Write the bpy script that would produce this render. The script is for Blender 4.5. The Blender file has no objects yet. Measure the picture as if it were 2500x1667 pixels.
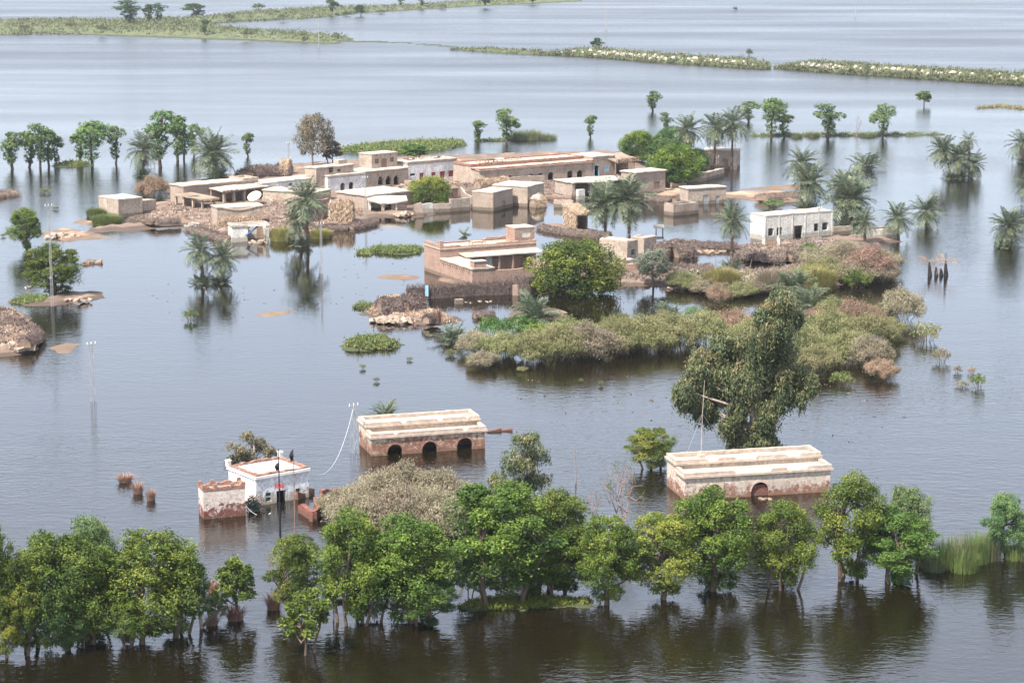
import bpy, math, random
import numpy as np
from mathutils import Vector, Matrix, noise as mnoise

# ---------------------------------------------------------------- camera, sky, sun, exposure
scene = bpy.context.scene
col = scene.collection
FPX, YH, CAMH = 5400.0, -200.0, 46.0           # focal length and horizon in photograph pixels, camera height in metres
PITCH = math.atan((833.5 - YH) / FPX)
cam_d = bpy.data.cameras.new("camera"); cam = bpy.data.objects.new("camera", cam_d); col.objects.link(cam)
cam_d.sensor_width = 36.0; cam_d.lens = 36.0 * FPX / 2500.0
cam_d.clip_start = 1.0; cam_d.clip_end = 12000.0
cam.location = (0, 0, CAMH); cam.rotation_euler = (math.pi / 2 - PITCH, 0, 0)
scene.camera = cam

SUN_EL = math.radians(54); SUN_DIR = Vector((-0.60, -0.66, 0)).normalized()
world = bpy.data.worlds.new("World"); scene.world = world; world.use_nodes = True
wn = world.node_tree.nodes; wl = world.node_tree.links
wn.clear()
wo = wn.new("ShaderNodeOutputWorld"); wb = wn.new("ShaderNodeBackground"); ws = wn.new("ShaderNodeTexSky")
ws.sky_type = 'NISHITA'; ws.sun_disc = False; ws.sun_elevation = SUN_EL
ws.sun_rotation = math.atan2(SUN_DIR.x, SUN_DIR.y); ws.altitude = 50
ws.air_density = 1.0; ws.dust_density = 1.0; ws.ozone_density = 8.0
wb.inputs[1].default_value = 0.05
wl.new(ws.outputs[0], wb.inputs[0])
wv = wn.new("ShaderNodeBackground"); wv.inputs[0].default_value = (0.865, 0.91, 1.0, 1); wv.inputs[1].default_value = 0.575   # thin bright overcast veil, the same all over the sky
wa = wn.new("ShaderNodeAddShader"); wl.new(wb.outputs[0], wa.inputs[0]); wl.new(wv.outputs[0], wa.inputs[1]); wl.new(wa.outputs[0], wo.inputs[0])
sd = bpy.data.lights.new("sun", 'SUN'); sun = bpy.data.objects.new("sun", sd); col.objects.link(sun)
sd.energy = 5.0; sd.angle = math.radians(0.6); sd.color = (1.0, 0.95, 0.88)
sv = Vector((SUN_DIR.x * math.cos(SUN_EL), SUN_DIR.y * math.cos(SUN_EL), math.sin(SUN_EL)))
sun.rotation_euler = sv.to_track_quat('Z', 'Y').to_euler(); sun.location = (-60, 20, 120)
scene.view_settings.view_transform = 'Standard'; scene.view_settings.look = 'None'
scene.view_settings.exposure = 0.97; scene.view_settings.gamma = 1.0
scene.render.engine = 'CYCLES'

# ---------------------------------------------------------------- placing helpers
cp, sp = math.cos(PITCH), math.sin(PITCH)
def P(px, py, z=0.0):
    """point on the level z that the photograph shows at this pixel"""
    u = (px - 1250.0) / FPX; v = (833.5 - py) / FPX
    d = Vector((u, cp + v * sp, -sp + v * cp)); t = (z - CAMH) / d.z
    return Vector((d.x * t, d.y * t, z))
def S(p):
    """photograph pixels per metre at a point"""
    return FPX / (p.y * cp + (CAMH - p.z) * sp)
def ZT(p, py):
    """height above the water of something standing at p whose top shows at row py"""
    v = (833.5 - py) / FPX
    return CAMH + p.y * (-sp + v * cp) / (cp + v * sp)

def tag(o, label=None, cat=None, group=None, kind=None):
    if label: o["label"] = label
    if cat: o["category"] = cat
    if group: o["group"] = group
    if kind: o["kind"] = kind
    return o
def empty(name, loc, rz=0.0, sc=(1, 1, 1)):
    o = bpy.data.objects.new(name, None); col.objects.link(o)
    o.empty_display_size = 0.2
    o.location = loc; o.rotation_euler = (0, 0, rz); o.scale = sc
    return o
def link(name, me, parent=None, mat=None):
    o = bpy.data.objects.new(name, me); col.objects.link(o)
    if parent is not None: o.parent = parent
    if mat is not None:
        if len(me.materials) == 0: me.materials.append(mat)
        if me.materials[0] is not mat:
            o.material_slots[0].link = 'OBJECT'; o.material_slots[0].material = mat
    return o

class MB:
    """collects faces for one mesh"""
    def __init__(s): s.v = []; s.f = []
    def quad(s, a, b, c, d):
        n = len(s.v); s.v += [a, b, c, d]; s.f.append((n, n + 1, n + 2, n + 3))
    def poly(s, pts):
        n = len(s.v); s.v += list(pts); s.f.append(tuple(range(n, n + len(pts))))
    def box(s, x0, x1, y0, y1, z0, z1, top=None):
        n = len(s.v)
        zt = top or (z1, z1, z1, z1)
        s.v += [(x0, y0, z0), (x1, y0, z0), (x1, y1, z0), (x0, y1, z0), (x0, y0, zt[0]), (x1, y0, zt[1]), (x1, y1, zt[2]), (x0, y1, zt[3])]
        s.f += [(n + a, n + b, n + c, n + d) for a, b, c, d in ((3, 2, 1, 0), (4, 5, 6, 7), (0, 1, 5, 4), (1, 2, 6, 5), (2, 3, 7, 6), (3, 0, 4, 7))]
    def tube(s, pts, rad, n=6, cap=True):
        pts = [Vector(p) for p in pts]; base = len(s.v); m = len(pts)
        if not hasattr(rad, '__len__'): rad = [rad] * m
        for i, p in enumerate(pts):
            d = (pts[min(i + 1, m - 1)] - pts[max(i - 1, 0)])
            if d.length < 1e-6: d = Vector((0, 0, 1))
            d.normalize()
            a = d.cross(Vector((0, 0, 1)) if abs(d.z) < 0.9 else Vector((1, 0, 0))).normalized(); b = d.cross(a)
            for k in range(n):
                t = 2 * math.pi * k / n
                q = p + (a * math.cos(t) + b * math.sin(t)) * rad[i]; s.v.append(tuple(q))
        for i in range(m - 1):
            for k in range(n):
                k2 = (k + 1) % n
                s.f.append((base + i * n + k, base + i * n + k2, base + (i + 1) * n + k2, base + (i + 1) * n + k))
        if cap:
            s.f.append(tuple(base + k for k in range(n))[::-1]); s.f.append(tuple(base + (m - 1) * n + k for k in range(n)))
    def mesh(s, name, smooth=False, wob=0.0, org=Vector((0, 0, 0)), scale=0.9):
        v = s.v
        if wob:
            out = []
            for p in v:
                q = Vector(p); nv = mnoise.noise_vector((q + org) * scale); n2 = mnoise.noise_vector((q + org) * scale * 3.1)
                out.append(tuple(q + nv * wob + n2 * wob * 0.4))
            v = out
        me = bpy.data.meshes.new(name); me.from_pydata([tuple(p) for p in v], [], s.f); me.update()
        if smooth: me.polygons.foreach_set("use_smooth", [True] * len(me.polygons))
        return me
    def build(s, name, mat, parent=None, **k):
        me = s.mesh(name, **k); me.materials.append(mat)
        return link(name, me, parent)

def np_mesh(name, V, nper, tint=None, mats=()):
    """mesh of loose faces, each nper corners"""
    me = bpy.data.meshes.new(name); nv = len(V); nf = nv // nper
    me.vertices.add(nv); me.vertices.foreach_set("co", np.asarray(V, np.float32).ravel())
    me.loops.add(nv); me.loops.foreach_set("vertex_index", np.arange(nv, dtype=np.int32))
    me.polygons.add(nf); me.polygons.foreach_set("loop_start", np.arange(0, nv, nper, dtype=np.int32))
    try: me.polygons.foreach_set("loop_total", np.full(nf, nper, np.int32))
    except Exception: pass
    if tint is not None:
        a = me.attributes.new("tint", 'FLOAT', 'FACE'); a.data.foreach_set("value", np.asarray(tint, np.float32))
    me.update(calc_edges=True); me.validate()
    for m in mats: me.materials.append(m)
    return me

# ---------------------------------------------------------------- materials
def new_mat(name):
    m = bpy.data.materials.new(name); m.use_nodes = True; nt = m.node_tree; nt.nodes.clear()
    out = nt.nodes.new("ShaderNodeOutputMaterial"); b = nt.nodes.new("ShaderNodeBsdfPrincipled")
    nt.links.new(b.outputs[0], out.inputs[0]); b.inputs["Specular IOR Level"].default_value = 0.25
    return m, nt, b, out
def nd(nt, t, **k):
    n = nt.nodes.new(t)
    for a, v in k.items(): setattr(n, a, v)
    return n
def mapped(nt, sc, coord='Position'):
    if coord == 'Position': g = nd(nt, "ShaderNodeNewGeometry"); o = g.outputs["Position"]
    else: g = nd(nt, "ShaderNodeTexCoord"); o = g.outputs[coord]
    mp = nd(nt, "ShaderNodeMapping"); mp.inputs["Scale"].default_value = sc; nt.links.new(o, mp.inputs[0]); return mp.outputs[0]
def noise(nt, vec, scale, detail=4, rough=0.6):
    n = nd(nt, "ShaderNodeTexNoise"); n.inputs["Scale"].default_value = scale; n.inputs["Detail"].default_value = detail
    n.inputs["Roughness"].default_value = rough; nt.links.new(vec, n.inputs["Vector"]); return n.outputs["Fac"]
def ramp(nt, fac, stops):
    r = nd(nt, "ShaderNodeValToRGB"); e = r.color_ramp.elements
    while len(e) > len(stops): e.remove(e[-1])
    while len(e) < len(stops): e.new(0.5)
    for i, (p, c) in enumerate(stops):
        e[i].position = p; e[i].color = (*c, 1) if len(c) == 3 else c
    nt.links.new(fac, r.inputs[0]); return r.outputs[0]
def mixc(nt, fac, a, b, mode='MIX'):
    m = nd(nt, "ShaderNodeMix", data_type='RGBA', blend_type=mode)
    for i, x in ((0, fac), (6, a), (7, b)):
        if hasattr(x, 'is_linked') or isinstance(x, bpy.types.NodeSocket): nt.links.new(x, m.inputs[i])
        else: m.inputs[i].default_value = x if i == 0 else (*x, 1)
    return m.outputs[2]
def math_n(nt, op, a, b=None, clamp=False):
    m = nd(nt, "ShaderNodeMath", operation=op); m.use_clamp = clamp
    for i, x in enumerate((a, b)):
        if x is None: continue
        if isinstance(x, bpy.types.NodeSocket): nt.links.new(x, m.inputs[i])
        else: m.inputs[i].default_value = x
    return m.outputs[0]
def bump(nt, b, h, strength, dist=0.05):
    n = nd(nt, "ShaderNodeBump"); n.inputs["Strength"].default_value = strength; n.inputs["Distance"].default_value = dist
    nt.links.new(h, n.inputs["Height"]); nt.links.new(n.outputs[0], b.inputs["Normal"])
def sc3(c, k): return tuple(min(1, x * k) for x in c)
def pos_z(nt):
    g = nd(nt, "ShaderNodeNewGeometry"); s = nd(nt, "ShaderNodeSeparateXYZ"); nt.links.new(g.outputs["Position"], s.inputs[0]); return s.outputs[2]

def m_plain(name, c, rough=0.85, var=0.3, scale=1.5, bs=0.4, fine=14.0):
    m, nt, b, _ = new_mat(name); p = mapped(nt, (1, 1, 1))
    n1 = noise(nt, p, scale, 6); n2 = noise(nt, p, fine, 3)
    c1 = ramp(nt, n1, [(0.3, sc3(c, 1 - var)), (0.7, sc3(c, 1 + var * 0.7))])
    c2 = mixc(nt, math_n(nt, 'MULTIPLY', n2, 0.5), c1, sc3(c, 1 - var * 1.2), 'MIX')
    nt.links.new(c2, b.inputs["Base Color"]); b.inputs["Roughness"].default_value = rough
    bump(nt, b, n2, bs); return m

def m_wall(name, c, brick=None, damp=0.55, damp_h=0.5, streak=0.35, stain=(0.2, 0.15, 0.11), erode=None, erode_h=1.0, soft=0.35, patch=0.0):
    """sun-dried wall: blotches, rain streaks, a wet tide line, optional brick coursing and a bare-brick foot"""
    m, nt, b, _ = new_mat(name); p = mapped(nt, (1, 1, 1))
    big = noise(nt, p, 0.55, 5); mid = noise(nt, p, 3.0, 5); fine = noise(nt, p, 18.0, 3)
    c1 = ramp(nt, big, [(0.3, sc3(c, 0.68)), (0.5, c), (0.72, sc3(c, 1.18))])
    c1 = mixc(nt, ramp(nt, mid, [(0.42, (0, 0, 0)), (0.75, (0.7, 0.7, 0.7))]), c1, sc3(c, 0.55))
    height = fine
    tc = nd(nt, "ShaderNodeTexCoord"); sx = nd(nt, "ShaderNodeSeparateXYZ"); nt.links.new(tc.outputs["Object"], sx.inputs[0])
    cb = nd(nt, "ShaderNodeCombineXYZ"); nt.links.new(math_n(nt, 'ADD', sx.outputs[0], sx.outputs[1]), cb.inputs[0]); nt.links.new(sx.outputs[2], cb.inputs[1])
    def bricks(ca, cbk, mort, scale=1.0):
        t = nd(nt, "ShaderNodeTexBrick"); nt.links.new(cb.outputs[0], t.inputs["Vector"])
        t.inputs["Color1"].default_value = (*ca, 1); t.inputs["Color2"].default_value = (*cbk, 1); t.inputs["Mortar"].default_value = (*mort, 1)
        t.inputs["Scale"].default_value = scale; t.inputs["Mortar Size"].default_value = 0.016; t.inputs["Bias"].default_value = -0.1
        t.inputs["Brick Width"].default_value = 0.26; t.inputs["Row Height"].default_value = 0.095
        return t
    if brick:
        t = bricks(*brick)
        c1 = mixc(nt, math_n(nt, 'MULTIPLY', ramp(nt, mid, [(0.3, (0, 0, 0)), (0.62, (1, 1, 1))]), 0.85), t.outputs["Color"], c1)
        height = math_n(nt, 'ADD', math_n(nt, 'MULTIPLY', t.outputs["Fac"], -0.7), fine)
    st = noise(nt, mapped(nt, (2.6, 2.6, 0.16)), 1.6, 4)
    c1 = mixc(nt, math_n(nt, 'MULTIPLY', ramp(nt, st, [(0.5, (0, 0, 0)), (0.72, (1, 1, 1))]), streak), c1, stain)
    z = pos_z(nt)
    if erode:
        zz = math_n(nt, 'ADD', z, math_n(nt, 'MULTIPLY', math_n(nt, 'ADD', mid, math_n(nt, 'MULTIPLY', big, 1.4)), -2.1))
        f = math_n(nt, 'MULTIPLY', math_n(nt, 'SUBTRACT', erode_h - 2.5, zz), 1.0 / soft, True)
        if patch:
            pf = ramp(nt, noise(nt, p, 0.9, 4), [(0.66 - patch, (0, 0, 0)), (0.70 - patch, (1, 1, 1))])
            f = math_n(nt, 'MAXIMUM', f, pf)
        f = math_n(nt, 'MULTIPLY', f, ramp(nt, noise(nt, p, 2.3, 5, 0.7), [(0.36, (0.25, 0.25, 0.25)), (0.5, (1, 1, 1))]))
        t2 = bricks(*erode)
        c1 = mixc(nt, f, c1, mixc(nt, math_n(nt, 'MULTIPLY', mid, 0.6), t2.outputs["Color"], sc3(erode[1], 0.55)))
        height = math_n(nt, 'ADD', height, math_n(nt, 'MULTIPLY', math_n(nt, 'MULTIPLY', t2.outputs["Fac"], f), -1.2))
    spk = noise(nt, p, 5.5, 3, 0.7)
    c1 = mixc(nt, 1.0, c1, ramp(nt, spk, [(0.34, (0.62, 0.60, 0.58)), (0.5, (1, 1, 1)), (0.68, (1.0, 1.0, 1.0))]), 'MULTIPLY')
    wz = math_n(nt, 'ADD', z, math_n(nt, 'MULTIPLY', mid, -0.35))
    wf = math_n(nt, 'MULTIPLY', math_n(nt, 'SUBTRACT', damp_h - 0.15, wz), 6.0, True)
    c1 = mixc(nt, math_n(nt, 'MULTIPLY', wf, damp), c1, sc3(stain, 0.55))
    nt.links.new(c1, b.inputs["Base Color"]); b.inputs["Roughness"].default_value = 0.9
    bump(nt, b, height, 0.6, 0.04); return m

def m_leaf(name, stops, trans=0.28, rough=0.55, hue=0.028, val=0.25):
    m, nt, b, out = new_mat(name)
    a = nd(nt, "ShaderNodeAttribute"); a.attribute_name = "tint"
    oi = nd(nt, "ShaderNodeObjectInfo")
    c = ramp(nt, a.outputs["Fac"], stops)
    hs = nd(nt, "ShaderNodeHueSaturation"); nt.links.new(c, hs.inputs["Color"])
    nt.links.new(math_n(nt, 'ADD', math_n(nt, 'MULTIPLY', oi.outputs["Random"], hue), 0.5 - hue / 2), hs.inputs["Hue"])
    nt.links.new(math_n(nt, 'ADD', math_n(nt, 'MULTIPLY', oi.outputs["Random"], val), 1 - val / 2), hs.inputs["Value"])
    nt.links.new(hs.outputs[0], b.inputs["Base Color"]); b.inputs["Roughness"].default_value = rough
    t = nd(nt, "ShaderNodeBsdfTranslucent"); nt.links.new(hs.outputs[0], t.inputs[0])
    mx = nd(nt, "ShaderNodeMixShader"); mx.inputs[0].default_value = trans
    nt.links.new(b.outputs[0], mx.inputs[1]); nt.links.new(t.outputs[0], mx.inputs[2]); nt.links.new(mx.outputs[0], out.inputs[0])
    return m

M = {}
TAN = (0.42, 0.335, 0.265)
M['mud'] = m_wall("sun_dried_mud", TAN, streak=0.5, damp=0.75, damp_h=0.6)
M['mudb'] = m_wall("mud_brick", (0.42, 0.33, 0.265), brick=((0.36, 0.265, 0.2), (0.48, 0.385, 0.305), (0.26, 0.2, 0.16)), streak=0.4, damp=0.75, damp_h=0.6)
M['redmud'] = m_wall("red_brick_wall", (0.40, 0.27, 0.205), brick=((0.33, 0.185, 0.135), (0.46, 0.315, 0.24), (0.3, 0.22, 0.175)), streak=0.35, damp=0.6)
M['wash'] = m_wall("whitewash", (0.70, 0.68, 0.66), streak=0.55, stain=(0.36, 0.30, 0.25), damp=0.5)
M['lime'] = m_wall("old_limewash", (0.66, 0.63, 0.56), streak=0.45, stain=(0.40, 0.33, 0.25), damp=0.62, damp_h=0.75)
M['plaster'] = m_wall("cream_plaster_over_brick", (0.58, 0.47, 0.36), streak=0.45, stain=(0.32, 0.19, 0.12),
    erode=((0.19, 0.065, 0.045), (0.33, 0.14, 0.09), (0.3, 0.2, 0.15)), erode_h=1.45, soft=0.45, damp=0.6, damp_h=0.3)
M['plaster2'] = m_wall("pale_plaster_over_brick", (0.60, 0.51, 0.42), streak=0.5, stain=(0.36, 0.21, 0.13),
    erode=((0.20, 0.07, 0.05), (0.34, 0.15, 0.10), (0.3, 0.2, 0.15)), erode_h=1.05, soft=0.4, damp=0.6, damp_h=0.3)
M['shrinewash'] = m_wall("white_limewash_peeling", (0.80, 0.81, 0.82), streak=0.22, stain=(0.5, 0.42, 0.33),
    erode=((0.5, 0.44, 0.36), (0.6, 0.52, 0.42), (0.45, 0.36, 0.28)), erode_h=0.75, soft=0.3, damp=0.5, damp_h=0.25)
M['annex'] = m_wall("salt_bleached_brick", (0.62, 0.52, 0.46), brick=((0.66, 0.56, 0.5), (0.5, 0.32, 0.26), (0.7, 0.66, 0.6)), streak=0.15,
    erode=((0.15, 0.035, 0.028), (0.24, 0.075, 0.055), (0.2, 0.11, 0.085)), erode_h=1.15, soft=0.12, damp=0.45, damp_h=0.25)
M['ruin'] = m_wall("broken_red_brick", (0.22, 0.08, 0.06), brick=((0.18, 0.05, 0.04), (0.30, 0.12, 0.085), (0.22, 0.14, 0.11)), streak=0.1, damp=0.5, damp_h=0.35)
M['roof'] = m_plain("mud_roof", (0.47, 0.395, 0.32), var=0.3, scale=0.9, bs=0.6, fine=6)
M['roofpink'] = m_plain("brick_paved_roof", (0.52, 0.36, 0.28), var=0.25, scale=1.2, bs=0.5)
M['coping'] = m_plain("brick_coping", (0.50, 0.40, 0.32), var=0.35, scale=2.2, bs=0.6)
M['redcoping'] = m_plain("red_brick_coping", (0.36, 0.20, 0.145), var=0.65, scale=4.0, bs=0.9)
M['thatch'] = m_plain("grey_thatch", (0.36, 0.27, 0.2), var=0.5, scale=3.0, bs=0.9, fine=22)
M['straw'] = m_leaf("dry_straw", [(0, (0.26, 0.175, 0.115)), (0.5, (0.41, 0.295, 0.205)), (1, (0.55, 0.42, 0.31))], trans=0.1, rough=0.8, hue=0.01)
M['brush'] = m_leaf("dry_brushwood", [(0, (0.07, 0.05, 0.045)), (0.5, (0.16, 0.118, 0.10)), (1, (0.29, 0.225, 0.185))], trans=0.05, rough=0.9, hue=0.02)
M['soil'] = m_plain("trodden_mud", (0.27, 0.19, 0.135), var=0.4, scale=0.8, bs=0.6, fine=5)
M['rubble'] = m_plain("broken_mud_rubble", (0.40, 0.305, 0.235), var=0.4, scale=1.8, bs=0.8)
M['wood'] = m_plain("weathered_wood", (0.30, 0.21, 0.15), var=0.4, scale=5)
M['door'] = m_plain("dull_brown_door", (0.27, 0.16, 0.12), var=0.3, scale=5)
M['reddoor'] = m_plain("faded_red_paint", (0.33, 0.085, 0.075), var=0.3, scale=5)
M['blue'] = m_plain("faded_blue_paint", (0.30, 0.52, 0.62), var=0.2, scale=5)
M['deepblue'] = m_plain("deep_blue_paint", (0.05, 0.11, 0.26), var=0.2, scale=5)
M['green'] = m_plain("dark_green_paint", (0.05, 0.14, 0.10), var=0.2, scale=5)
M['white'] = m_plain("white_paint", (0.78, 0.77, 0.74), var=0.12, scale=3, rough=0.5)
M['dish'] = m_plain("cream_dish_paint", (0.78, 0.70, 0.52), var=0.08, scale=2, rough=0.5)
M['steel'] = m_plain("galvanised_steel", (0.34, 0.33, 0.32), var=0.2, rough=0.5)
M['black'] = m_plain("black_cloth_and_hole_shade", (0.015, 0.014, 0.016), var=0.2)  # flag cloth; also paints the shade inside vents and putlog holes
M['blackpole'] = m_plain("black_painted_pole", (0.02, 0.02, 0.03), var=0.3, rough=0.5)
M['red'] = m_plain("red_paint", (0.42, 0.05, 0.05), var=0.25)
M['bark'] = m_plain("grey_brown_bark", (0.16, 0.11, 0.08), var=0.4, scale=4, bs=0.9)
M['charred'] = m_plain("blackened_bark", (0.035, 0.027, 0.026), var=0.4, scale=4, bs=0.9)
M['palebark'] = m_plain("pale_peeling_bark", (0.42, 0.34, 0.27), var=0.35, scale=2.5, bs=0.5)
M['deadwood'] = m_plain("dead_grey_wood", (0.30, 0.22, 0.19), var=0.35, scale=4)
M['palmbark'] = m_plain("palm_trunk_bark", (0.17, 0.115, 0.085), var=0.5, scale=5, bs=1.0, fine=9)
M['leaf'] = m_leaf("bright_tree_leaf", [(0, (0.026, 0.050, 0.010)), (0.45, (0.088, 0.135, 0.022)), (0.8, (0.165, 0.215, 0.034)), (1, (0.26, 0.29, 0.05))])
M['leafy'] = m_leaf("yellow_green_leaf", [(0, (0.056, 0.094, 0.019)), (0.5, (0.144, 0.194, 0.035)), (1, (0.338, 0.338, 0.056))])
M['leafd'] = m_leaf("dark_green_leaf", [(0, (0.031, 0.065, 0.022)), (0.5, (0.064, 0.119, 0.032)), (1, (0.128, 0.182, 0.047))])
M['leaff'] = m_leaf("dusty_acacia_leaf", [(0, (0.070, 0.125, 0.049)), (0.5, (0.131, 0.208, 0.075)), (1, (0.262, 0.316, 0.100))])
M['leafg'] = m_leaf("grey_green_leaf", [(0, (0.081, 0.103, 0.069)), (0.5, (0.161, 0.190, 0.132)), (1, (0.253, 0.276, 0.196))])
M['euc'] = m_leaf("eucalyptus_leaf", [(0, (0.053, 0.080, 0.041)), (0.5, (0.129, 0.160, 0.072)), (0.85, (0.228, 0.217, 0.094)), (1, (0.365, 0.275, 0.145))], trans=0.25)
M['eucb'] = m_leaf("browned_eucalyptus_leaf", [(0, (0.08, 0.07, 0.045)), (0.5, (0.17, 0.145, 0.085)), (1, (0.30, 0.23, 0.15))], trans=0.25)
M['tamo'] = m_leaf("olive_tamarisk_twig", [(0, (0.085, 0.10, 0.035)), (0.5, (0.20, 0.205, 0.085)), (1, (0.34, 0.295, 0.155))], trans=0.25, rough=0.8)
M['tamt'] = m_leaf("tan_tamarisk_twig", [(0, (0.12, 0.105, 0.06)), (0.5, (0.25, 0.215, 0.14)), (1, (0.37, 0.305, 0.215))], trans=0.25, rough=0.8, hue=0.03)
M['tamp'] = m_leaf("pink_flowering_tamarisk", [(0, (0.12, 0.095, 0.055)), (0.5, (0.28, 0.20, 0.13)), (1, (0.46, 0.28, 0.22))], trans=0.25, rough=0.8, hue=0.02)
M['palm'] = m_leaf("date_palm_leaflet", [(0, (0.055, 0.078, 0.05)), (0.5, (0.135, 0.165, 0.10)), (1, (0.27, 0.29, 0.17))], trans=0.2, rough=0.45, hue=0.025)
M['palmdead'] = m_leaf("dead_palm_leaflet", [(0, (0.17, 0.11, 0.075)), (0.5, (0.29, 0.20, 0.14)), (1, (0.42, 0.31, 0.2))], trans=0.15, rough=0.8, hue=0.02)
M['grass'] = m_leaf("green_grass", [(0, (0.069, 0.103, 0.029)), (0.5, (0.138, 0.190, 0.052)), (1, (0.299, 0.287, 0.115))], trans=0.3)
M['stubred'] = m_leaf("reddish_dry_stubble", [(0, (0.15, 0.08, 0.06)), (0.5, (0.30, 0.17, 0.125)), (1, (0.42, 0.28, 0.2))], trans=0.1, rough=0.8, hue=0.01)
M['reed'] = m_leaf("grey_green_reed", [(0, (0.09, 0.12, 0.05)), (0.5, (0.17, 0.20, 0.095)), (1, (0.33, 0.31, 0.17))], trans=0.3)
M['ygrass'] = m_leaf("yellow_tussock", [(0, (0.14, 0.14, 0.04)), (0.5, (0.27, 0.25, 0.08)), (1, (0.42, 0.35, 0.16))], trans=0.3)

M['scrub'] = m_leaf("olive_bank_scrub", [(0, (0.06, 0.075, 0.035)), (0.5, (0.115, 0.13, 0.06)), (1, (0.22, 0.20, 0.11))], trans=0.2, rough=0.8)

def m_bank(name, lo, hi, sand, thr):
    m, nt, b, _ = new_mat(name); p = mapped(nt, (1, 1, 1))
    n1 = noise(nt, p, 0.35, 6); n2 = noise(nt, p, 3.0, 5); n3 = noise(nt, p, 0.16, 4)
    c = ramp(nt, n1, [(0.35, lo), (0.65, hi)])
    c = mixc(nt, ramp(nt, n3, [(thr - 0.04, (0, 0, 0)), (thr + 0.05, (1, 1, 1))]), c, sand)
    c = mixc(nt, math_n(nt, 'MULTIPLY', n2, 0.45), c, sc3(lo, 0.7))
    z = pos_z(nt)
    wf = math_n(nt, 'MULTIPLY', math_n(nt, 'SUBTRACT', 0.24, math_n(nt, 'ADD', z, math_n(nt, 'MULTIPLY', n2, -0.2))), 9.0, True)
    c = mixc(nt, math_n(nt, 'MULTIPLY', wf, 0.7), c, sc3(lo, 0.4))
    nt.links.new(c, b.inputs["Base Color"]); b.inputs["Roughness"].default_value = 0.9; bump(nt, b, n2, 0.8, 0.1); return m
M['bank'] = m_bank("village_mud", (0.15, 0.105, 0.08), (0.26, 0.185, 0.135), (0.44, 0.31, 0.20), 0.64)
M['sand'] = m_bank("orange_silt", (0.26, 0.18, 0.125), (0.42, 0.29, 0.19), (0.50, 0.36, 0.24), 0.6)
M['dyke'] = m_bank("embankment_soil", (0.09, 0.11, 0.05), (0.15, 0.155, 0.08), (0.27, 0.235, 0.165), 0.7)

def m_water():
    m, nt, b, _ = new_mat("flood_water")
    g = nd(nt, "ShaderNodeNewGeometry"); pos = g.outputs["Position"]
    def mp(s, rot=0.0):
        k = nd(nt, "ShaderNodeMapping"); k.inputs["Scale"].default_value = s; k.inputs["Rotation"].default_value = (0, 0, rot); nt.links.new(pos, k.inputs[0]); return k.outputs[0]
    w1 = noise(nt, mp((0.5, 1.0, 1), 0.22), 1.5, 3, 0.55)
    w2 = noise(nt, mp((0.7, 1.0, 1), -0.3), 3.6, 2, 0.5)
    w3 = noise(nt, mp((0.35, 1.0, 1), 0.1), 0.28, 2, 0.5)
    h = math_n(nt, 'ADD', math_n(nt, 'ADD', math_n(nt, 'MULTIPLY', w1, 0.55), math_n(nt, 'MULTIPLY', w2, 0.22)), math_n(nt, 'MULTIPLY', w3, 0.5))
    # wind: ruffled in bands on the open water, nearly still between the houses
    wind = ramp(nt, noise(nt, mp((0.25, 1.0, 1), 0.12), 0.022, 4, 0.55), [(0.32, (0.35,) * 3), (0.68, (1.0,) * 3)])
    s = nd(nt, "ShaderNodeSeparateXYZ"); nt.links.new(pos, s.inputs[0])
    dx = math_n(nt, 'MULTIPLY', math_n(nt, 'SUBTRACT', s.outputs[0], -6.0), 1 / 62.0); dy = math_n(nt, 'MULTIPLY', math_n(nt, 'SUBTRACT', s.outputs[1], 300.0), 1 / 96.0)
    r2 = math_n(nt, 'ADD', math_n(nt, 'MULTIPLY', dx, dx), math_n(nt, 'MULTIPLY', dy, dy))
    shelter = math_n(nt, 'MULTIPLY', math_n(nt, 'SUBTRACT', r2, 0.25), 0.9, True)
    shelter = math_n(nt, 'ADD', math_n(nt, 'MULTIPLY', shelter, 0.85), 0.15)
    st = math_n(nt, 'MULTIPLY', wind, shelter)
    bn = nd(nt, "ShaderNodeBump"); bn.inputs["Distance"].default_value = 0.16
    nt.links.new(h, bn.inputs["Height"]); nt.links.new(math_n(nt, 'MULTIPLY', st, 0.8), bn.inputs["Strength"]); nt.links.new(bn.outputs[0], b.inputs["Normal"])
    silt = noise(nt, mp((1, 1, 1)), 0.012, 3)
    nt.links.new(ramp(nt, silt, [(0.3, (0.006, 0.0045, 0.0015)), (0.7, (0.011, 0.008, 0.003))]), b.inputs["Base Color"])
    b.inputs["IOR"].default_value = 1.75; b.inputs["Specular IOR Level"].default_value = 0.5
    open_w = math_n(nt, 'MULTIPLY', math_n(nt, 'SUBTRACT', s.outputs[1], 330.0), 1 / 160.0, True)     # long fetch: the open water beyond the village is ruffled all over
    far_w = math_n(nt, 'MULTIPLY', math_n(nt, 'SUBTRACT', s.outputs[1], 400.0), 1 / 330.0, True)
    ro = math_n(nt, 'ADD', math_n(nt, 'ADD', 0.006, math_n(nt, 'MULTIPLY', st, 0.045)), math_n(nt, 'MULTIPLY', math_n(nt, 'MULTIPLY', open_w, wind), 0.12))
    nt.links.new(math_n(nt, 'ADD', ro, math_n(nt, 'MULTIPLY', math_n(nt, 'MULTIPLY', far_w, math_n(nt, 'ADD', math_n(nt, 'MULTIPLY', wind, 0.35), 0.6)), 0.19)), b.inputs["Roughness"])
    return m
M['water'] = m_water()

# ---------------------------------------------------------------- terrain: water, banks, embankments
def rng_of(k): return np.random.default_rng(k)
w = MB(); w.quad((-2400, -120, 0), (2400, -120, 0), (2400, 4200, 0), (-2400, 4200, 0))
tag(w.build("water", M['water']), kind='structure')

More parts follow.
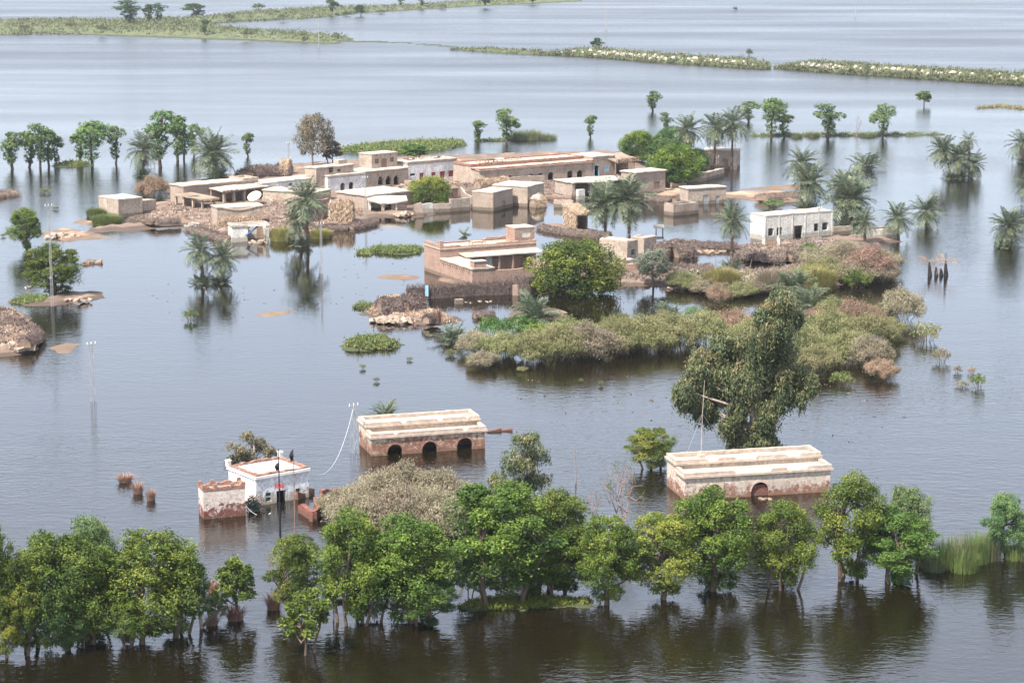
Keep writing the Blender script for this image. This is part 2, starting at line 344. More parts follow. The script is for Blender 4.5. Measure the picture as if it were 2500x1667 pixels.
def poly_dist(pts, poly):
    """signed distance to a polygon, positive inside"""
    p = pts[:, None, :]; a = poly[None, :, :]; b = np.roll(poly, -1, 0)[None, :, :]
    ab = b - a; t = np.clip(((p - a) * ab).sum(2) / np.maximum((ab ** 2).sum(2), 1e-9), 0, 1)
    d = np.sqrt((((p - a) - ab * t[..., None]) ** 2).sum(2)).min(1)
    x, y = pts[:, 0:1], pts[:, 1:2]; x0, y0 = poly[:, 0], poly[:, 1]; x1, y1 = np.roll(x0, -1), np.roll(y0, -1)
    c = ((y0 > y) != (y1 > y)) & (x < (x1 - x0) * (y - y0) / np.where(y1 == y0, 1e-9, y1 - y0) + x0)
    return np.where(c.sum(1) % 2 == 1, d, -d)
def fbm(x, y, s, k=0.0):
    return mnoise.fractal(Vector((x * s + k, y * s - k, k)), 1.0, 2.0, 4)
def wpoly(px, z=0.0): return np.array([P(x, y, z).xy[:] for x, y in px])
MOUNDS = []
def mound(name, px, h, mat, slope=2.5, rough=0.25, step=None, edge=0.6, **tags):
    poly = wpoly(px); lo = poly.min(0) - 2; hi = poly.max(0) + 2
    step = step or max(0.35, math.sqrt((hi[0] - lo[0]) * (hi[1] - lo[1]) / 5000))
    nx, ny = int((hi[0] - lo[0]) / step) + 2, int((hi[1] - lo[1]) / step) + 2
    gx = lo[0] + np.arange(nx) * step; gy = lo[1] + np.arange(ny) * step
    X, Y = np.meshgrid(gx, gy); pts = np.stack([X.ravel(), Y.ravel()], 1); d = poly_dist(pts, poly)
    nz = np.array([fbm(x, y, 0.35) if dd > -2.5 else 0 for (x, y), dd in zip(pts, d)])
    nz2 = np.array([fbm(x, y, 1.3, 5.0) if dd > -2.5 else 0 for (x, y), dd in zip(pts, d)])
    d = d + nz * edge * 2
    t = np.clip(d / slope, 0, 1); z = h * (t * t * (3 - 2 * t)) + (nz * rough + nz2 * rough * 0.35) * np.clip(d / slope, 0, 1) + np.where(d < 0, np.maximum(d * 0.4, -0.35), 0) + 0.03
    keep = d > -1.0; idx = -np.ones(len(pts), int); V = []; 
    F = []
    K = keep.reshape(ny, nx)
    for j in range(ny - 1):
        for i in range(nx - 1):
            if K[j, i] or K[j, i + 1] or K[j + 1, i] or K[j + 1, i + 1]:
                q = []
                for jj, ii in ((j, i), (j, i + 1), (j + 1, i + 1), (j + 1, i)):
                    n = jj * nx + ii
                    if idx[n] < 0: idx[n] = len(V); V.append((pts[n, 0], pts[n, 1], z[n]))
                    q.append(idx[n])
                F.append(tuple(q))
    me = bpy.data.meshes.new(name); me.from_pydata(V, [], F); me.polygons.foreach_set("use_smooth", [True] * len(F)); me.materials.append(mat)
    o = link(name, me); tag(o, kind='structure', **tags); MOUNDS.append((lo, step, nx, ny, z.reshape(ny, nx)))
    return poly
def gz(x, y):
    """ground level"""
    b = 0.0
    for lo, st, nx, ny, z in MOUNDS:
        i, j = int(round((x - lo[0]) / st)), int(round((y - lo[1]) / st))
        if 0 <= i < nx and 0 <= j < ny: b = max(b, z[j, i])
    return b
def G(px, py):
    p = P(px, py)
    for _ in range(3): p = P(px, py, gz(p.x, p.y))
    return p

mound("mud_bank", [(184, 566), (240, 553), (300, 548), (360, 500), (405, 490), (420, 450), (585, 424), (690, 402), (770, 398), (880, 392), (1000, 384), (1125, 380), (1300, 372), (1520, 372), (1570, 395),
    (1640, 420), (1650, 455), (1560, 470), (1460, 478), (1390, 482), (1330, 480), (1180, 470), (1130, 478), (1080, 488), (1044, 530), (985, 530), (925, 533), (915, 545), (820, 562), (726, 580), (650, 578), (600, 592), (555, 590), (470, 550), (380, 557), (300, 566)],
    0.45, M['bank'], slope=4.0, rough=0.3, step=0.75, edge=0.9)
mound("mud_bank", [(1318, 556), (1400, 574), (1486, 582), (1490, 566), (1400, 556), (1330, 546)], 0.4, M['bank'], slope=2.5)
mound("silt_bank", [(1560, 478), (1650, 490), (1690, 478), (1780, 482), (1880, 496), (1960, 492), (1985, 470), (1900, 468), (1780, 470), (1690, 464), (1600, 460)], 0.45, M['sand'], slope=4, rough=0.25)
mound("silt_bank", [(1800, 462), (1860, 466), (1930, 462), (1990, 455), (1960, 448), (1880, 455)], 0.25, M['sand'], slope=4, rough=0.2)
mound("mud_bank", [(1370, 690), (1430, 704), (1500, 700), (1600, 698), (1700, 708), (1800, 712), (1900, 712), (2020, 704), (2080, 690), (2160, 680), (2185, 650), (2120, 622), (1960, 640), (1860, 660), (1740, 662), (1640, 650), (1560, 640), (1440, 640), (1380, 650)],
    0.55, M['bank'], slope=3.0, rough=0.35, step=0.6)
mound("mud_bank", [(1590, 612), (1680, 618), (1760, 612), (1790, 600), (1720, 594), (1620, 590), (1540, 590), (1530, 605)], 0.3, M['bank'], slope=2.0)
mound("mud_bank", [(1790, 600), (1830, 636), (1900, 642), (2010, 632), (2110, 610), (2200, 588), (2120, 574), (2000, 584), (1860, 592)], 0.45, M['bank'], slope=2.0)
mound("mud_bank", [(885, 768), (930, 782), (1010, 792), (1100, 792), (1132, 784), (1110, 772), (1060, 764), (1040, 738), (990, 722), (930, 724), (900, 745)], 0.5, M['bank'], slope=2.2, rough=0.35)
mound("mud_bank", [(1240, 790), (1330, 776), (1390, 766), (1350, 748), (1290, 752), (1240, 768)], 0.3, M['bank'], slope=2.0)
mound("silt_bar", [(910, 678), (955, 683), (1010, 682), (1027, 676), (990, 670), (940, 672)], 0.22, M['sand'], slope=1.6, rough=0.1, edge=0.3)
mound("silt_bar", [(1066, 684), (1100, 692), (1150, 700), (1180, 702), (1110, 684), (1080, 678)], 0.18, M['sand'], slope=1.2, rough=0.1, edge=0.3)
mound("silt_bar", [(616, 770), (650, 774), (700, 766), (724, 758), (680, 760), (640, 764)], 0.12, M['sand'], slope=1.2, rough=0.08, edge=0.4)
mound("silt_bar", [(20, 740), (60, 746), (130, 746), (200, 738), (256, 728), (240, 712), (170, 712), (120, 724), (60, 726)], 0.28, M['bank'], slope=1.6, rough=0.15, edge=0.4)
mound("mud_bank", [(-90, 850), (-20, 874), (50, 866), (88, 850), (98, 815), (80, 780), (20, 760), (-60, 760)], 0.7, M['bank'], slope=2.2, rough=0.3)
mound("silt_bar", [(118, 846), (140, 864), (165, 860), (190, 840), (160, 838)], 0.2, M['sand'], slope=1.2, rough=0.1, edge=0.3)
mound("silt_bar", [(95, 572), (160, 588), (270, 580), (190, 560), (140, 560)], 0.25, M['sand'], slope=1.5, rough=0.15, edge=0.5)
mound("silt_bar", [(170, 546), (220, 550), (258, 544), (200, 536)], 0.2, M['sand'], slope=2.0, rough=0.1, edge=0.4)
mound("silt_bar", [(200, 648), (225, 645), (245, 638), (215, 632)], 0.15, M['bank'], slope=1.2, rough=0.1, edge=0.3)
mound("weed_bank", [(820, 372), (900, 378), (985, 376), (1060, 372), (1140, 354), (1120, 346), (1000, 348), (900, 356), (840, 362)], 0.25, M['dyke'], slope=4.0, rough=0.2)
mound("weed_bank", [(128, 407), (190, 408), (230, 404), (200, 396), (140, 400)], 0.2, M['dyke'], slope=2.0, rough=0.15)
mound("weed_bank", [(1830, 334), (2000, 334), (2160, 333), (2300, 331), (2300, 327), (2100, 328), (1830, 329)], 0.22, M['dyke'], slope=2.5, rough=0.15)
mound("weed_bank", [(1105, 1486), (1200, 1492), (1300, 1486), (1440, 1478), (1450, 1464), (1300, 1456), (1180, 1462)], 0.08, M['dyke'], slope=1.5, rough=0.15)
mound("weed_bank", [(840, 852), (900, 858), (960, 852), (980, 842), (940, 828), (870, 828), (838, 840)], 0.3, M['dyke'], slope=2.0, rough=0.15)
mound("weed_bank", [(890, 616), (960, 622), (1030, 620), (1030, 606), (960, 606), (920, 604)], 0.25, M['dyke'], slope=2.0, rough=0.15)
# the far embankments
mound("embankment", [(-60, 92), (100, 81), (110, 83), (265, 88), (560, 98), (735, 106), (818, 109), (870, 96), (780, 86), (650, 80), (520, 68), (520, 58), (620, 51), (760, 46), (900, 32), (1130, 18), (1280, 11), (1420, 4), (1420, -2), (1250, 4), (1100, 10), (900, 22), (780, 23), (680, 28), (560, 36), (470, 48), (300, 55), (120, 51), (-60, 54)],
    1.6, M['dyke'], slope=16, rough=0.5, step=3.0, edge=3.0)
def ridge(name, path, h, top, mat):
    pts = [P(x, y) for x, y in path]; L = [0]
    for a, b in zip(pts, pts[1:]): L.append(L[-1] + (b - a).length)
    n = int(L[-1] / 2.2); mb = MB(); prof = [(-1.5, -.3), (0, 0.0), (1.4, .45), (2.6, .72), (3.8, 1.0), (5.0, 1.02), (3.8 + top, 1.0), (5.2 + top, .9), (8.5 + top, .3), (11 + top, -.4)]
    rows = []
    for i in range(n + 1):
        s = L[-1] * i / n; k = max(j for j in range(len(L)) if L[j] <= s + 1e-6); k = min(k, len(pts) - 2)
        t = (s - L[k]) / (L[k + 1] - L[k]); p = pts[k].lerp(pts[k + 1], t); d = (pts[k + 1] - pts[k]).normalized(); nrm = Vector((-d.y, d.x, 0))
        e = min(1, i / 5, (n - i) / 5) ; e = max(0.05, e) ** 0.6
        r = []
        for o, z in prof:
            q = p + nrm * (o * e + fbm(p.x, p.y + o, 0.12) * 1.2)
            zz = z * h * e + (fbm(q.x, q.y, 0.3) * 0.45 + fbm(q.x, q.y, 1.1, 3) * 0.2) * (0.2 < z) * e
            r.append((q.x, q.y, zz))
        rows.append(r)
    m = len(prof); mb.v = [q for r in rows for q in r]
    mb.f = [(i * m + j, (i + 1) * m + j, (i + 1) * m + j + 1, i * m + j + 1) for i in range(n) for j in range(m - 1)]
    o = mb.build(name, mat, smooth=True); tag(o, kind='structure'); return rows
mound("mud_streak", [(800, 104), (900, 104), (1000, 107), (1100, 117), (1180, 124), (1180, 121), (1100, 112), (1000, 104), (900, 100), (820, 99)], 0.06, M['dyke'], slope=6, rough=0.12, step=3.0, edge=3.0)
R1 = ridge("embankment", [(1330, 134), (1420, 139), (1520, 146), (1590, 153), (1730, 161), (1866, 170)], 2.1, 5, M['dyke'])
R2 = ridge("embankment", [(1898, 168), (1960, 173), (2050, 180), (2250, 192), (2420, 203), (2620, 218)], 2.4, 5, M['dyke'])
R3 = ridge("embankment", [(1105, 123), (1180, 128), (1250, 132), (1340, 136)], 0.8, 2, M['dyke'])

# ---------------------------------------------------------------- leaf and blade builders
def unit(a): return a / np.maximum(np.linalg.norm(a, axis=1, keepdims=True), 1e-9)
def leaves(c, bias, size, asp, r, spread=0.9, axis=None):
    """diamond leaves at c, facing roughly bias; axis pulls their long side that way"""
    n = len(c); nn = unit(bias + r.normal(0, spread, (n, 3)))
    t = r.normal(0, 1, (n, 3))
    if axis is not None: t = t * 0.35 + axis
    t = unit(t - nn * (t * nn).sum(1, keepdims=True)); b = np.cross(nn, t)
    l = size * r.uniform(0.65, 1.35, (n, 1)); wd = l * asp
    return np.stack([c - t * l / 2, c + b * wd / 2 - t * l * .08, c + t * l / 2, c - b * wd / 2 - t * l * .08], 1).reshape(-1, 3)
def crown(lobes, nsub, nleaf, size, asp, r, sub=0.32, hang=0.0, tb=(0.2, 0.75), axis=None, shell=0.55):
    V = []; T = []
    for lx, ly, lz, rx, ry, rz in lobes:
        k = max(4, int(nsub * r.uniform(0.8, 1.2)))
        d = unit(r.normal(0, 1, (k, 3)) + np.array([0, 0, 0.25])); rad = r.uniform(shell, 1.0, (k, 1)) ** 0.7
        R = np.array([rx, ry, rz]); sc = np.array([lx, ly, lz]) + d * rad * R
        lt = r.uniform(*tb)
        for i in range(k):
            m = max(3, int(nleaf * r.uniform(0.5, 1.5)))
            s = sub * min(rx, ry, rz) * r.uniform(0.6, 1.3)
            off = r.normal(0, 1, (m, 3)) * s * 0.6
            if hang: off[:, 2] = -np.abs(off[:, 2]) * (1 + hang * 2.2); off[:, :2] *= 0.55
            c = sc[i] + off; bias = unit(d[i][None] * 0.8 + off / max(s, 1e-6) * 0.35 + np.array([0, 0, 0.5]))
            V.append(leaves(c, bias, size, asp, r, 0.75, axis))
            T.append(np.clip(lt + (d[i][2]) * 0.08 + r.normal(0, 0.16) + r.normal(0, 0.09, m), 0, 1))
    return np.concatenate(V), np.concatenate(T)
def branch(mb, a, b, r0, r1, r, n=4, sag=0.12):
    a, b = np.array(a, float), np.array(b, float); L = np.linalg.norm(b - a); j = r.normal(0, sag * L * 0.4, 3)
    pts = [a + (b - a) * t + j * math.sin(math.pi * t) for t in np.linspace(0, 1, n + 1)]
    mb.tube(pts, [r0 + (r1 - r0) * t for t in np.linspace(0, 1, n + 1)], 5, cap=False); return pts
VAR = {}
def store(kind, mb, V, T, H, W, nper=4):
    tr = mb.mesh(kind + "_trunk", smooth=True) if mb else None
    VAR.setdefault(kind, []).append((tr, np_mesh(kind + "_crown", V, nper, T), H, W))
def gen_round(kind, seed, H, Wd, base, nl, nsub, nleaf, size, stems=1, asp=0.55, fill=1.0, hang=0.0, sub=0.36, low=0):
    """broad leafy tree: stems fork into limbs, each carrying a lobe of leaf clumps"""
    r = rng_of(seed); mb = MB(); R = Wd / 2; lobes = []
    hubs = []
    for s in range(stems):
        a = 2 * math.pi * (s + r.uniform(0, .5)) / max(stems, 1); o = 0 if stems == 1 else R * r.uniform(0.12, 0.34)
        foot = (o * math.cos(a), o * math.sin(a), -0.4); top = (foot[0] * 1.7 + r.normal(0, .12 * R), foot[1] * 1.7 + r.normal(0, .12 * R), H * r.uniform(0.36, 0.5))
        branch(mb, foot, top, 0.028 * H / stems ** 0.4, 0.016 * H / stems ** 0.4, r, 5); hubs.append(top)
    for i in range(nl):
        t = (i + r.uniform(0.1, 0.9)) / nl; zz = base + (H - base) * (0.12 + 0.80 * t)
        e = R * (math.sin(math.pi * min(0.97, 0.22 + 0.70 * t)) ** 0.55)
        lr = R * r.uniform(0.24, 0.42) * (1.0 - 0.15 * t)
        a = 2.399 * i + r.uniform(-.5, .5); q = max(0, e - lr) * r.uniform(0.65, 1.08)
        lz = lr * r.uniform(0.7, 0.95)
        lobes.append((q * math.cos(a), q * math.sin(a), min(zz, H - lz), lr * r.uniform(.9, 1.2), lr * r.uniform(.9, 1.2), lz))
    for i in range(low):
        a = r.uniform(0, 6.28); lr = R * r.uniform(.16, .24); q = R * r.uniform(.08, .34)
        lobes.append((q * math.cos(a), q * math.sin(a), base * r.uniform(.55, .95), lr, lr, lr * 1.2))
    for L in lobes:
        h = min(hubs, key=lambda q: (q[0] - L[0]) ** 2 + (q[1] - L[1]) ** 2)
        pts = branch(mb, h if L[2] > h[2] else (h[0] * .8, h[1] * .8, max(0.1, L[2] * .6)), L[:3], 0.012 * H, 0.004 * H, r, 4)
        for _ in range(3):
            d = unit(r.normal(0, 1, (1, 3)))[0] * np.array(L[3:]) * 0.8
            branch(mb, pts[-2], np.array(L[:3]) + d, 0.005 * H, 0.0015 * H, r, 2)
    V, T = crown(lobes, nsub * fill, nleaf, size, asp, r, sub, hang)
    store(kind, mb, V, T, np.percentile(V[:, 2], 99.9), np.percentile(np.abs(V[:, :2]), 98.3) * 2)
for s in range(9): gen_round('big', 10 + s, 7.5, 5.4, 1.3, 22, 46, 30, 0.14, stems=1 + s % 4, low=2)
for s in range(3): gen_round('dense', 40 + s, 6.0, 7.0, 0.4, 30, 44, 24, 0.18, stems=2, sub=0.36)
for s in range(4): gen_round('small', 50 + s, 3.6, 2.8, 0.9, 13, 28, 15, 0.17, stems=1 + s % 2)
for s in range(3): gen_round('olive', 60 + s, 4.5, 4.4, 1.1, 18, 34, 15, 0.17, stems=1, asp=0.42)
def gen_vase(kind, seed, H, Wd, arch=0.0, split=0):
    """lopped acacia: leafy sleeve round a bare-footed trunk, a flaring head above"""
    r = rng_of(seed); mb = MB(); R = Wd / 2; lobes = []
    t1 = (r.normal(0, .04) * H, r.normal(0, .04) * H, H * 0.55); branch(mb, (0, 0, -.4), t1, 0.026 * H, 0.016 * H, r, 6, 0.06)
    for i in range(4):
        t = 0.20 + 0.1 * i; rr = R * (0.30 + 0.07 * i) * r.uniform(0.85, 1.2); lobes.append((t1[0] * t / .55 + r.normal(0, .06) * R, t1[1] * t / .55 + r.normal(0, .06) * R, H * t, rr, rr, H * 0.075))
    n = r.integers(6, 9)
    for i in range(n):
        a = 2 * math.pi * i / n + r.uniform(-.5, .5); q = R * r.uniform(0.2, 0.62); zz = H * r.uniform(0.6, 0.9)
        lr = R * r.uniform(0.34, 0.52); c = (q * math.cos(a), q * math.sin(a), zz)
        branch(mb, (t1[0], t1[1], H * r.uniform(.38, .55)), c, 0.012 * H, 0.005 * H, r, 4, .2)
        lobes.append((*c, lr, lr, lr * r.uniform(.6, .9)))
        if arch: lobes.append((c[0] * 1.35, c[1] * 1.35, zz - H * 0.1, lr * .7, lr * .7, lr * .8))
    lobes.append((0, 0, H * 0.9, R * .4, R * .4, H * .09))
    V, T = crown(lobes, 26, 13, 0.23, 0.45, r, 0.46, 0.15)
    store(kind, mb, V, T, V[:, 2].max(), np.percentile(np.abs(V[:, :2]), 96) * 2)
for s in range(7): gen_vase('vase', 80 + s, 6.4, [3.0, 3.6, 2.6, 4.2, 3.2, 2.8, 4.6][s], arch=1.0 if s in (3, 6) else 0)
def gen_euc(kind, seed, H, Wd, masses, nsub, nleaf, size=0.34):
    """eucalyptus: pale limbs and curtains of hanging leaves; masses are (x, z, rx, rz) fractions"""
    r = rng_of(seed); mb = MB(); lobes = []
    tp = branch(mb, (0, 0, -.5), (0.06 * Wd, 0, H * .86), 0.026 * H, 0.006 * H, r, 9, 0.05)
    for x, z, rx, rz in masses:
        y = r.uniform(-.16, .16) * Wd; c = np.array([x * Wd, y, z * H])
        k = min(len(tp) - 1, max(1, int(z * .75 * len(tp)))); branch(mb, tp[k], c, 0.011 * H, 0.004 * H, r, 5, .15)
        for _ in range(5):
            d = unit(r.normal(0, 1, (1, 3)))[0] * np.array([rx * Wd, rx * Wd * .8, rz * H]) * 0.85
            branch(mb, c, c + d, 0.004 * H, 0.0012 * H, r, 3, .2)
            f = r.uniform(.38, .62)
            lobes.append((*(c + d * .62), rx * Wd * f, rx * Wd * f, rz * H * f))
    V, T = crown(lobes, nsub, nleaf, size, 0.24, r, 0.5, hang=0.8, axis=np.array([[0, 0, -1.0]]), shell=0.3)
    store(kind, mb, V, T, V[:, 2].max(), V[:, 0].max() - V[:, 0].min())
gen_euc('euc', 101, 15.0, 11.0, [(.0, .58, .14, .10), (-.1, .48, .15, .1), (-.36, .38, .12, .08), (-.3, .30, .1, .08), (-.42, .36, .09, .07), (.14, .90, 0.134, 0.110), (.20, .80, 0.146, 0.122), (.08, .80, 0.146, 0.122), (.14, .68, 0.183, 0.134), (.02, .66, 0.146, 0.110), (-.14, .62, 0.171, 0.110), (-.26, .55, 0.183, 0.110), (-.38, .47, 0.159, 0.098), (-.46, .42, 0.110, 0.085), (-.30, .42, 0.159, 0.110), (-.24, .32, 0.146, 0.110), (-.14, .25, 0.122, 0.098),
    (.25, .55, 0.171, 0.122), (.31, .43, 0.134, 0.134), (.10, .52, 0.183, 0.122), (-.04, .48, 0.171, 0.122), (.08, .38, 0.146, 0.122), (.20, .36, 0.110, 0.098), (.06, .27, 0.122, 0.098), (.02, .17, 0.146, 0.098), (.09, .13, 0.134, 0.085), (-.06, .09, 0.146, 0.073), (.04, .05, 0.159, 0.061), (.12, .05, 0.122, 0.061)], 48, 22)
gen_euc('euc', 102, 8.0, 6.4, [(.05, .86, .22, .13), (-.2, .68, .24, .15), (.22, .66, .22, .14), (.02, .6, .22, .14), (-.26, .4, .2, .14), (.24, .4, .2, .13), (0, .34, .2, .14), (-.15, .2, .18, .1), (.12, .18, .18, .1)], 26, 16, 0.28)
gen_euc('euc', 103, 8.0, 6.2, [(0, .86, .22, .13), (-.2, .74, .2, .15), (.16, .72, .2, .14), (-.05, .6, .26, .15), (.3, .62, .13, .1), (-.3, .5, .12, .12), (.05, .44, .22, .14), (-.1, .3, .2, .12), (.1, .16, .2, .1)], 24, 15, 0.28)
def gen_tam(kind, seed, H, Wd, nl, size=0.155, nsub=46, nleaf=28):
    r = rng_of(seed); R = Wd / 2; lobes = []; mb = MB()
    for i in range(nl):
        a = 2.399 * i; q = R * math.sqrt((i + .5) / nl) * 0.82; top = H * (1 - 0.5 * (q / R) ** 2) * r.uniform(.75, 1.05); lr = R * r.uniform(.24, .36)
        c = (q * math.cos(a), q * math.sin(a), max(top - lr * .6, lr * .3)); lobes.append((*c, lr, lr, max(lr * .7, top * .33)))
        branch(mb, (c[0] * .3, c[1] * .3, -.3), c, 0.03, 0.012, r, 3, .2)
    V, T = crown(lobes, nsub, nleaf, size, 0.26, r, 0.42, axis=np.array([[0, 0, 1.0]]), tb=(0.25, 0.75), shell=0.35)
    V[:, 2] = np.maximum(V[:, 2], -0.12)
    store(kind, mb, V, T, np.percentile(V[:, 2], 99.9), np.percentile(np.abs(V[:, :2]), 98.3) * 2)
for s in range(6): gen_tam('tam', 120 + s, 2.2, 4.6, 15 + s)
for s in range(3): gen_tam('bush', 130 + s, 1.3, 2.2, 9, size=0.17, nsub=18, nleaf=10)
def gen_tuft(kind, seed, H, Wd, n, bend=0.5, wd=0.035, base=.33):
    """tussock of arching blades, three faces each"""
    r = rng_of(seed); a = r.uniform(0, 6.283, n); q = np.sqrt(r.uniform(0, 1, n)) * Wd * base
    h = H * r.uniform(.55, 1.05, n) * (1 - .3 * (q / (Wd * base)) ** 2); out = r.normal(0, .25, n) + bend
    dx, dy = np.cos(a), np.sin(a); base = np.stack([q * dx, q * dy, np.full(n, -.05)], 1); V = []
    side = np.stack([-dy, dx, np.zeros(n)], 1) * wd; pr = None
    for t, k in ((0, 1.0), (.45, .9), (.8, .6), (1.0, .05)):
        c = base + np.stack([dx * out * h * t ** 1.8, dy * out * h * t ** 1.8, h * (t - .28 * np.abs(out) * t ** 3)], 1); e = (c - side * k, c + side * k)
        if pr is not None: V.append(np.stack([pr[0], pr[1], e[1], e[0]], 1))
        pr = e
    V = np.concatenate(V).reshape(-1, 3); T = np.tile(np.clip(r.normal(.5, .22, n), 0, 1), 3)
    store(kind, None, V, T, np.percentile(V[:, 2], 98), np.percentile(np.abs(V[:, :2]), 90) * 2)
for s in range(4): gen_tuft('tuft', 140 + s, 1.1, 1.8, 420, 0.6)
for s in range(3): gen_tuft('reeds', 150 + s, 2.0, 2.8, 620, 0.3, 0.02, .62)
for s in range(2): gen_tuft('stub', 160 + s, 1.0, 1.1, 220, 0.42, 0.02)
for s in range(2): gen_tuft('tussock', 165 + s, 1.5, 4.2, 2300, 0.5, 0.024, .5)
def gen_dead(kind, seed, H, Wd, depth=4, leaf=0):
    r = rng_of(seed); mb = MB(); tips = []
    def grow(p, d, L, rad, k):
        q = p + d * L; branch(mb, p, q, rad, rad * .62, r, 3, .12)
        if k == 0: tips.append(q); return
        for _ in range(r.integers(2, 4)):
            d2 = unit((d + r.normal(0, .55, 3) + np.array([0, 0, .18]))[None])[0]; grow(q, d2, L * r.uniform(.6, .85), rad * .6, k - 1)
    for s in range(3): grow(np.array([r.normal(0, .1), r.normal(0, .1), -.3]), unit(np.array([[r.normal(0, .4), r.normal(0, .4), 1]]))[0], H * .3, .022 * H, depth)
    tips = np.array(tips); k = max(1, int(len(tips) * .5))
    c = np.repeat(tips[:k], 4, 0) + r.normal(0, .12, (k * 4, 3)); V = leaves(c, np.tile([[0, 0, 1.0]], (len(c), 1)), 0.14, .4, r)
    store(kind, mb, V, r.uniform(0.1, .8, len(c)), tips[:, 2].max(), np.abs(tips[:, :2]).max() * 2)
gen_dead('dead', 171, 5.5, 5.0, 5); gen_dead('dead', 172, 5.0, 3.0, 3)

cnt = {}
def plant(name, kind, bx, by, ty, wpx, leaf, label, cat, group=None, var=None, rz=None, bark='bark', on_ground=True, parts=('trunk', 'crown'), sink=0.0):
    """a tree or shrub rooted at pixel (bx, by), its top at row ty and wpx pixels wide"""
    p = G(bx, by) if on_ground else P(bx, by); k = cnt.get(kind, 0); cnt[kind] = k + 1
    tr, cr, H, W = VAR[kind][(k if var is None else var) % len(VAR[kind])]
    h = max(0.3, ZT(p, ty) - p.z) + sink; wd = wpx / S(p); p = p - Vector((0, 0, sink))
    r = random.Random(int(bx * 7 + by * 13)); rz = r.uniform(0, 6.28) if rz is None else rz
    if tr is None:
        o = link(name, cr, None, M[leaf]); o.location = p; o.rotation_euler = (0, 0, rz); o.scale = (wd / W, wd / W, h / H)
    else:
        o = empty(name, p, rz, (wd / W, wd / W, h / H)); link(parts[0], tr, o, M[bark]); link(parts[1], cr, o, M[leaf])
    return tag(o, label, cat, group)
def scatter_tufts(name, pts, size, leaf, label, cat, seed, n=9, tall=1.0):
    """ground cover nobody could count: one mesh of small blades and sprigs"""
    r = rng_of(seed); pts = np.asarray(pts); k = len(pts); c = np.repeat(pts, n, 0)
    sz = np.repeat(r.uniform(.5, 1.3, k), n)[:, None] * size
    off = r.normal(0, .45, (k * n, 3)) * sz; off[:, 2] = np.abs(off[:, 2]) * tall
    V = leaves(c + off, np.tile([[0, -.2, .6]], (k * n, 1)), size * .8, .3, r, .8, np.array([[0, 0, 1.0]]))
    T = np.clip(np.repeat(r.normal(.5, .25, k), n) + r.normal(0, .1, k * n), 0, 1)
    o = link(name, np_mesh(name, V, 4, T), None, M[leaf]); return tag(o, label, cat, kind='stuff')
def poly_pts(px, n, seed):
    poly = wpoly(px); r = rng_of(seed); lo, hi = poly.min(0), poly.max(0); out = []
    while len(out) < n:
        q = r.uniform(lo, hi, (n * 3, 2)); q = q[poly_dist(q, poly) > 0.1]; out += [(x, y, gz(x, y)) for x, y in q]
    return out[:n]

# ---------------------------------------------------------------- buildings
def wall_faces(mb, L, ztop, zbot, ops, t, tr, ragged=0.0, seed=0.0, ends=False):
    """one wall of length L and thickness t with real openings; tr maps (along, through, up) into the building"""
    def head(o, x):
        x0, x1, z0, z1, k = o; c = (x0 + x1) / 2; hw = (x1 - x0) / 2; u = min(1, abs(x - c) / hw)
        if k == 'arch': return z1 - hw + hw * math.sqrt(max(0, 1 - u * u))
        if k == 'point': return z1 - hw * 1.2 * u ** 1.5
        if k == 'low': return z1 - hw * 0.35 * u * u
        return z1
    xs = {0.0, L}
    for i in range(1, int(L / 0.7) + 1): xs.add(L * i / (int(L / 0.7) + 1))
    for o in ops:
        for k in range(13 if o[4] != 'rect' else 2):
            n = 12 if o[4] != 'rect' else 1
            xs.add(o[0] + (o[1] - o[0]) * k / n)
    xs = sorted(x for x in xs if -1e-6 <= x <= L + 1e-6)
    xs = [x for i, x in enumerate(xs) if i == 0 or x - xs[i - 1] > 1e-4]
    top = lambda x: ztop(x) + (ragged * (mnoise.noise(Vector((x * 0.9 + seed, seed, 1.7))) + .6 * mnoise.noise(Vector((x * 3.1 + seed, seed, 9.7)))) if ragged else 0)
    for xa, xb in zip(xs, xs[1:]):
        xm = (xa + xb) / 2; o = next((q for q in ops if q[0] - 1e-6 < xm < q[1] + 1e-6), None)
        iv = []
        if o is None: iv = [(zbot, zbot, top(xa), top(xb), True)]
        else:
            if o[2] > zbot + .02: iv.append((zbot, zbot, o[2], o[2], False))
            iv.append((head(o, xa), head(o, xb), top(xa), top(xb), True))
        for a0, b0, a1, b1, is_top in iv:
            nz = max(1, int((a1 - a0) / 0.9))
            for k in range(nz):
                t0, t1 = k / nz, (k + 1) / nz
                za0, za1 = a0 + (a1 - a0) * t0, a0 + (a1 - a0) * t1; zb0, zb1 = b0 + (b1 - b0) * t0, b0 + (b1 - b0) * t1
                mb.quad(tr(xa, 0, za0), tr(xb, 0, zb0), tr(xb, 0, zb1), tr(xa, 0, za1))
                mb.quad(tr(xb, t, zb0), tr(xa, t, za0), tr(xa, t, za1), tr(xb, t, zb1))
            mb.quad(tr(xa, 0, a1), tr(xb, 0, b1), tr(xb, t, b1), tr(xa, t, a1))
            if o is not None and is_top: mb.quad(tr(xa, t, a0), tr(xb, t, b0), tr(xb, 0, b0), tr(xa, 0, a0))
    for o in ops:
        for x, s in ((o[0], 1), (o[1], -1)):
            if 1e-4 < x < L - 1e-4 and head(o, x) > max(o[2], zbot): mb.quad(tr(x, 0, max(o[2], zbot)), tr(x, t, max(o[2], zbot)), tr(x, t, head(o, x)), tr(x, 0, head(o, x)))
    if ends:
        for x in (0, L): mb.quad(tr(x, 0, zbot), tr(x, t, zbot), tr(x, t, top(x)), tr(x, 0, top(x)))

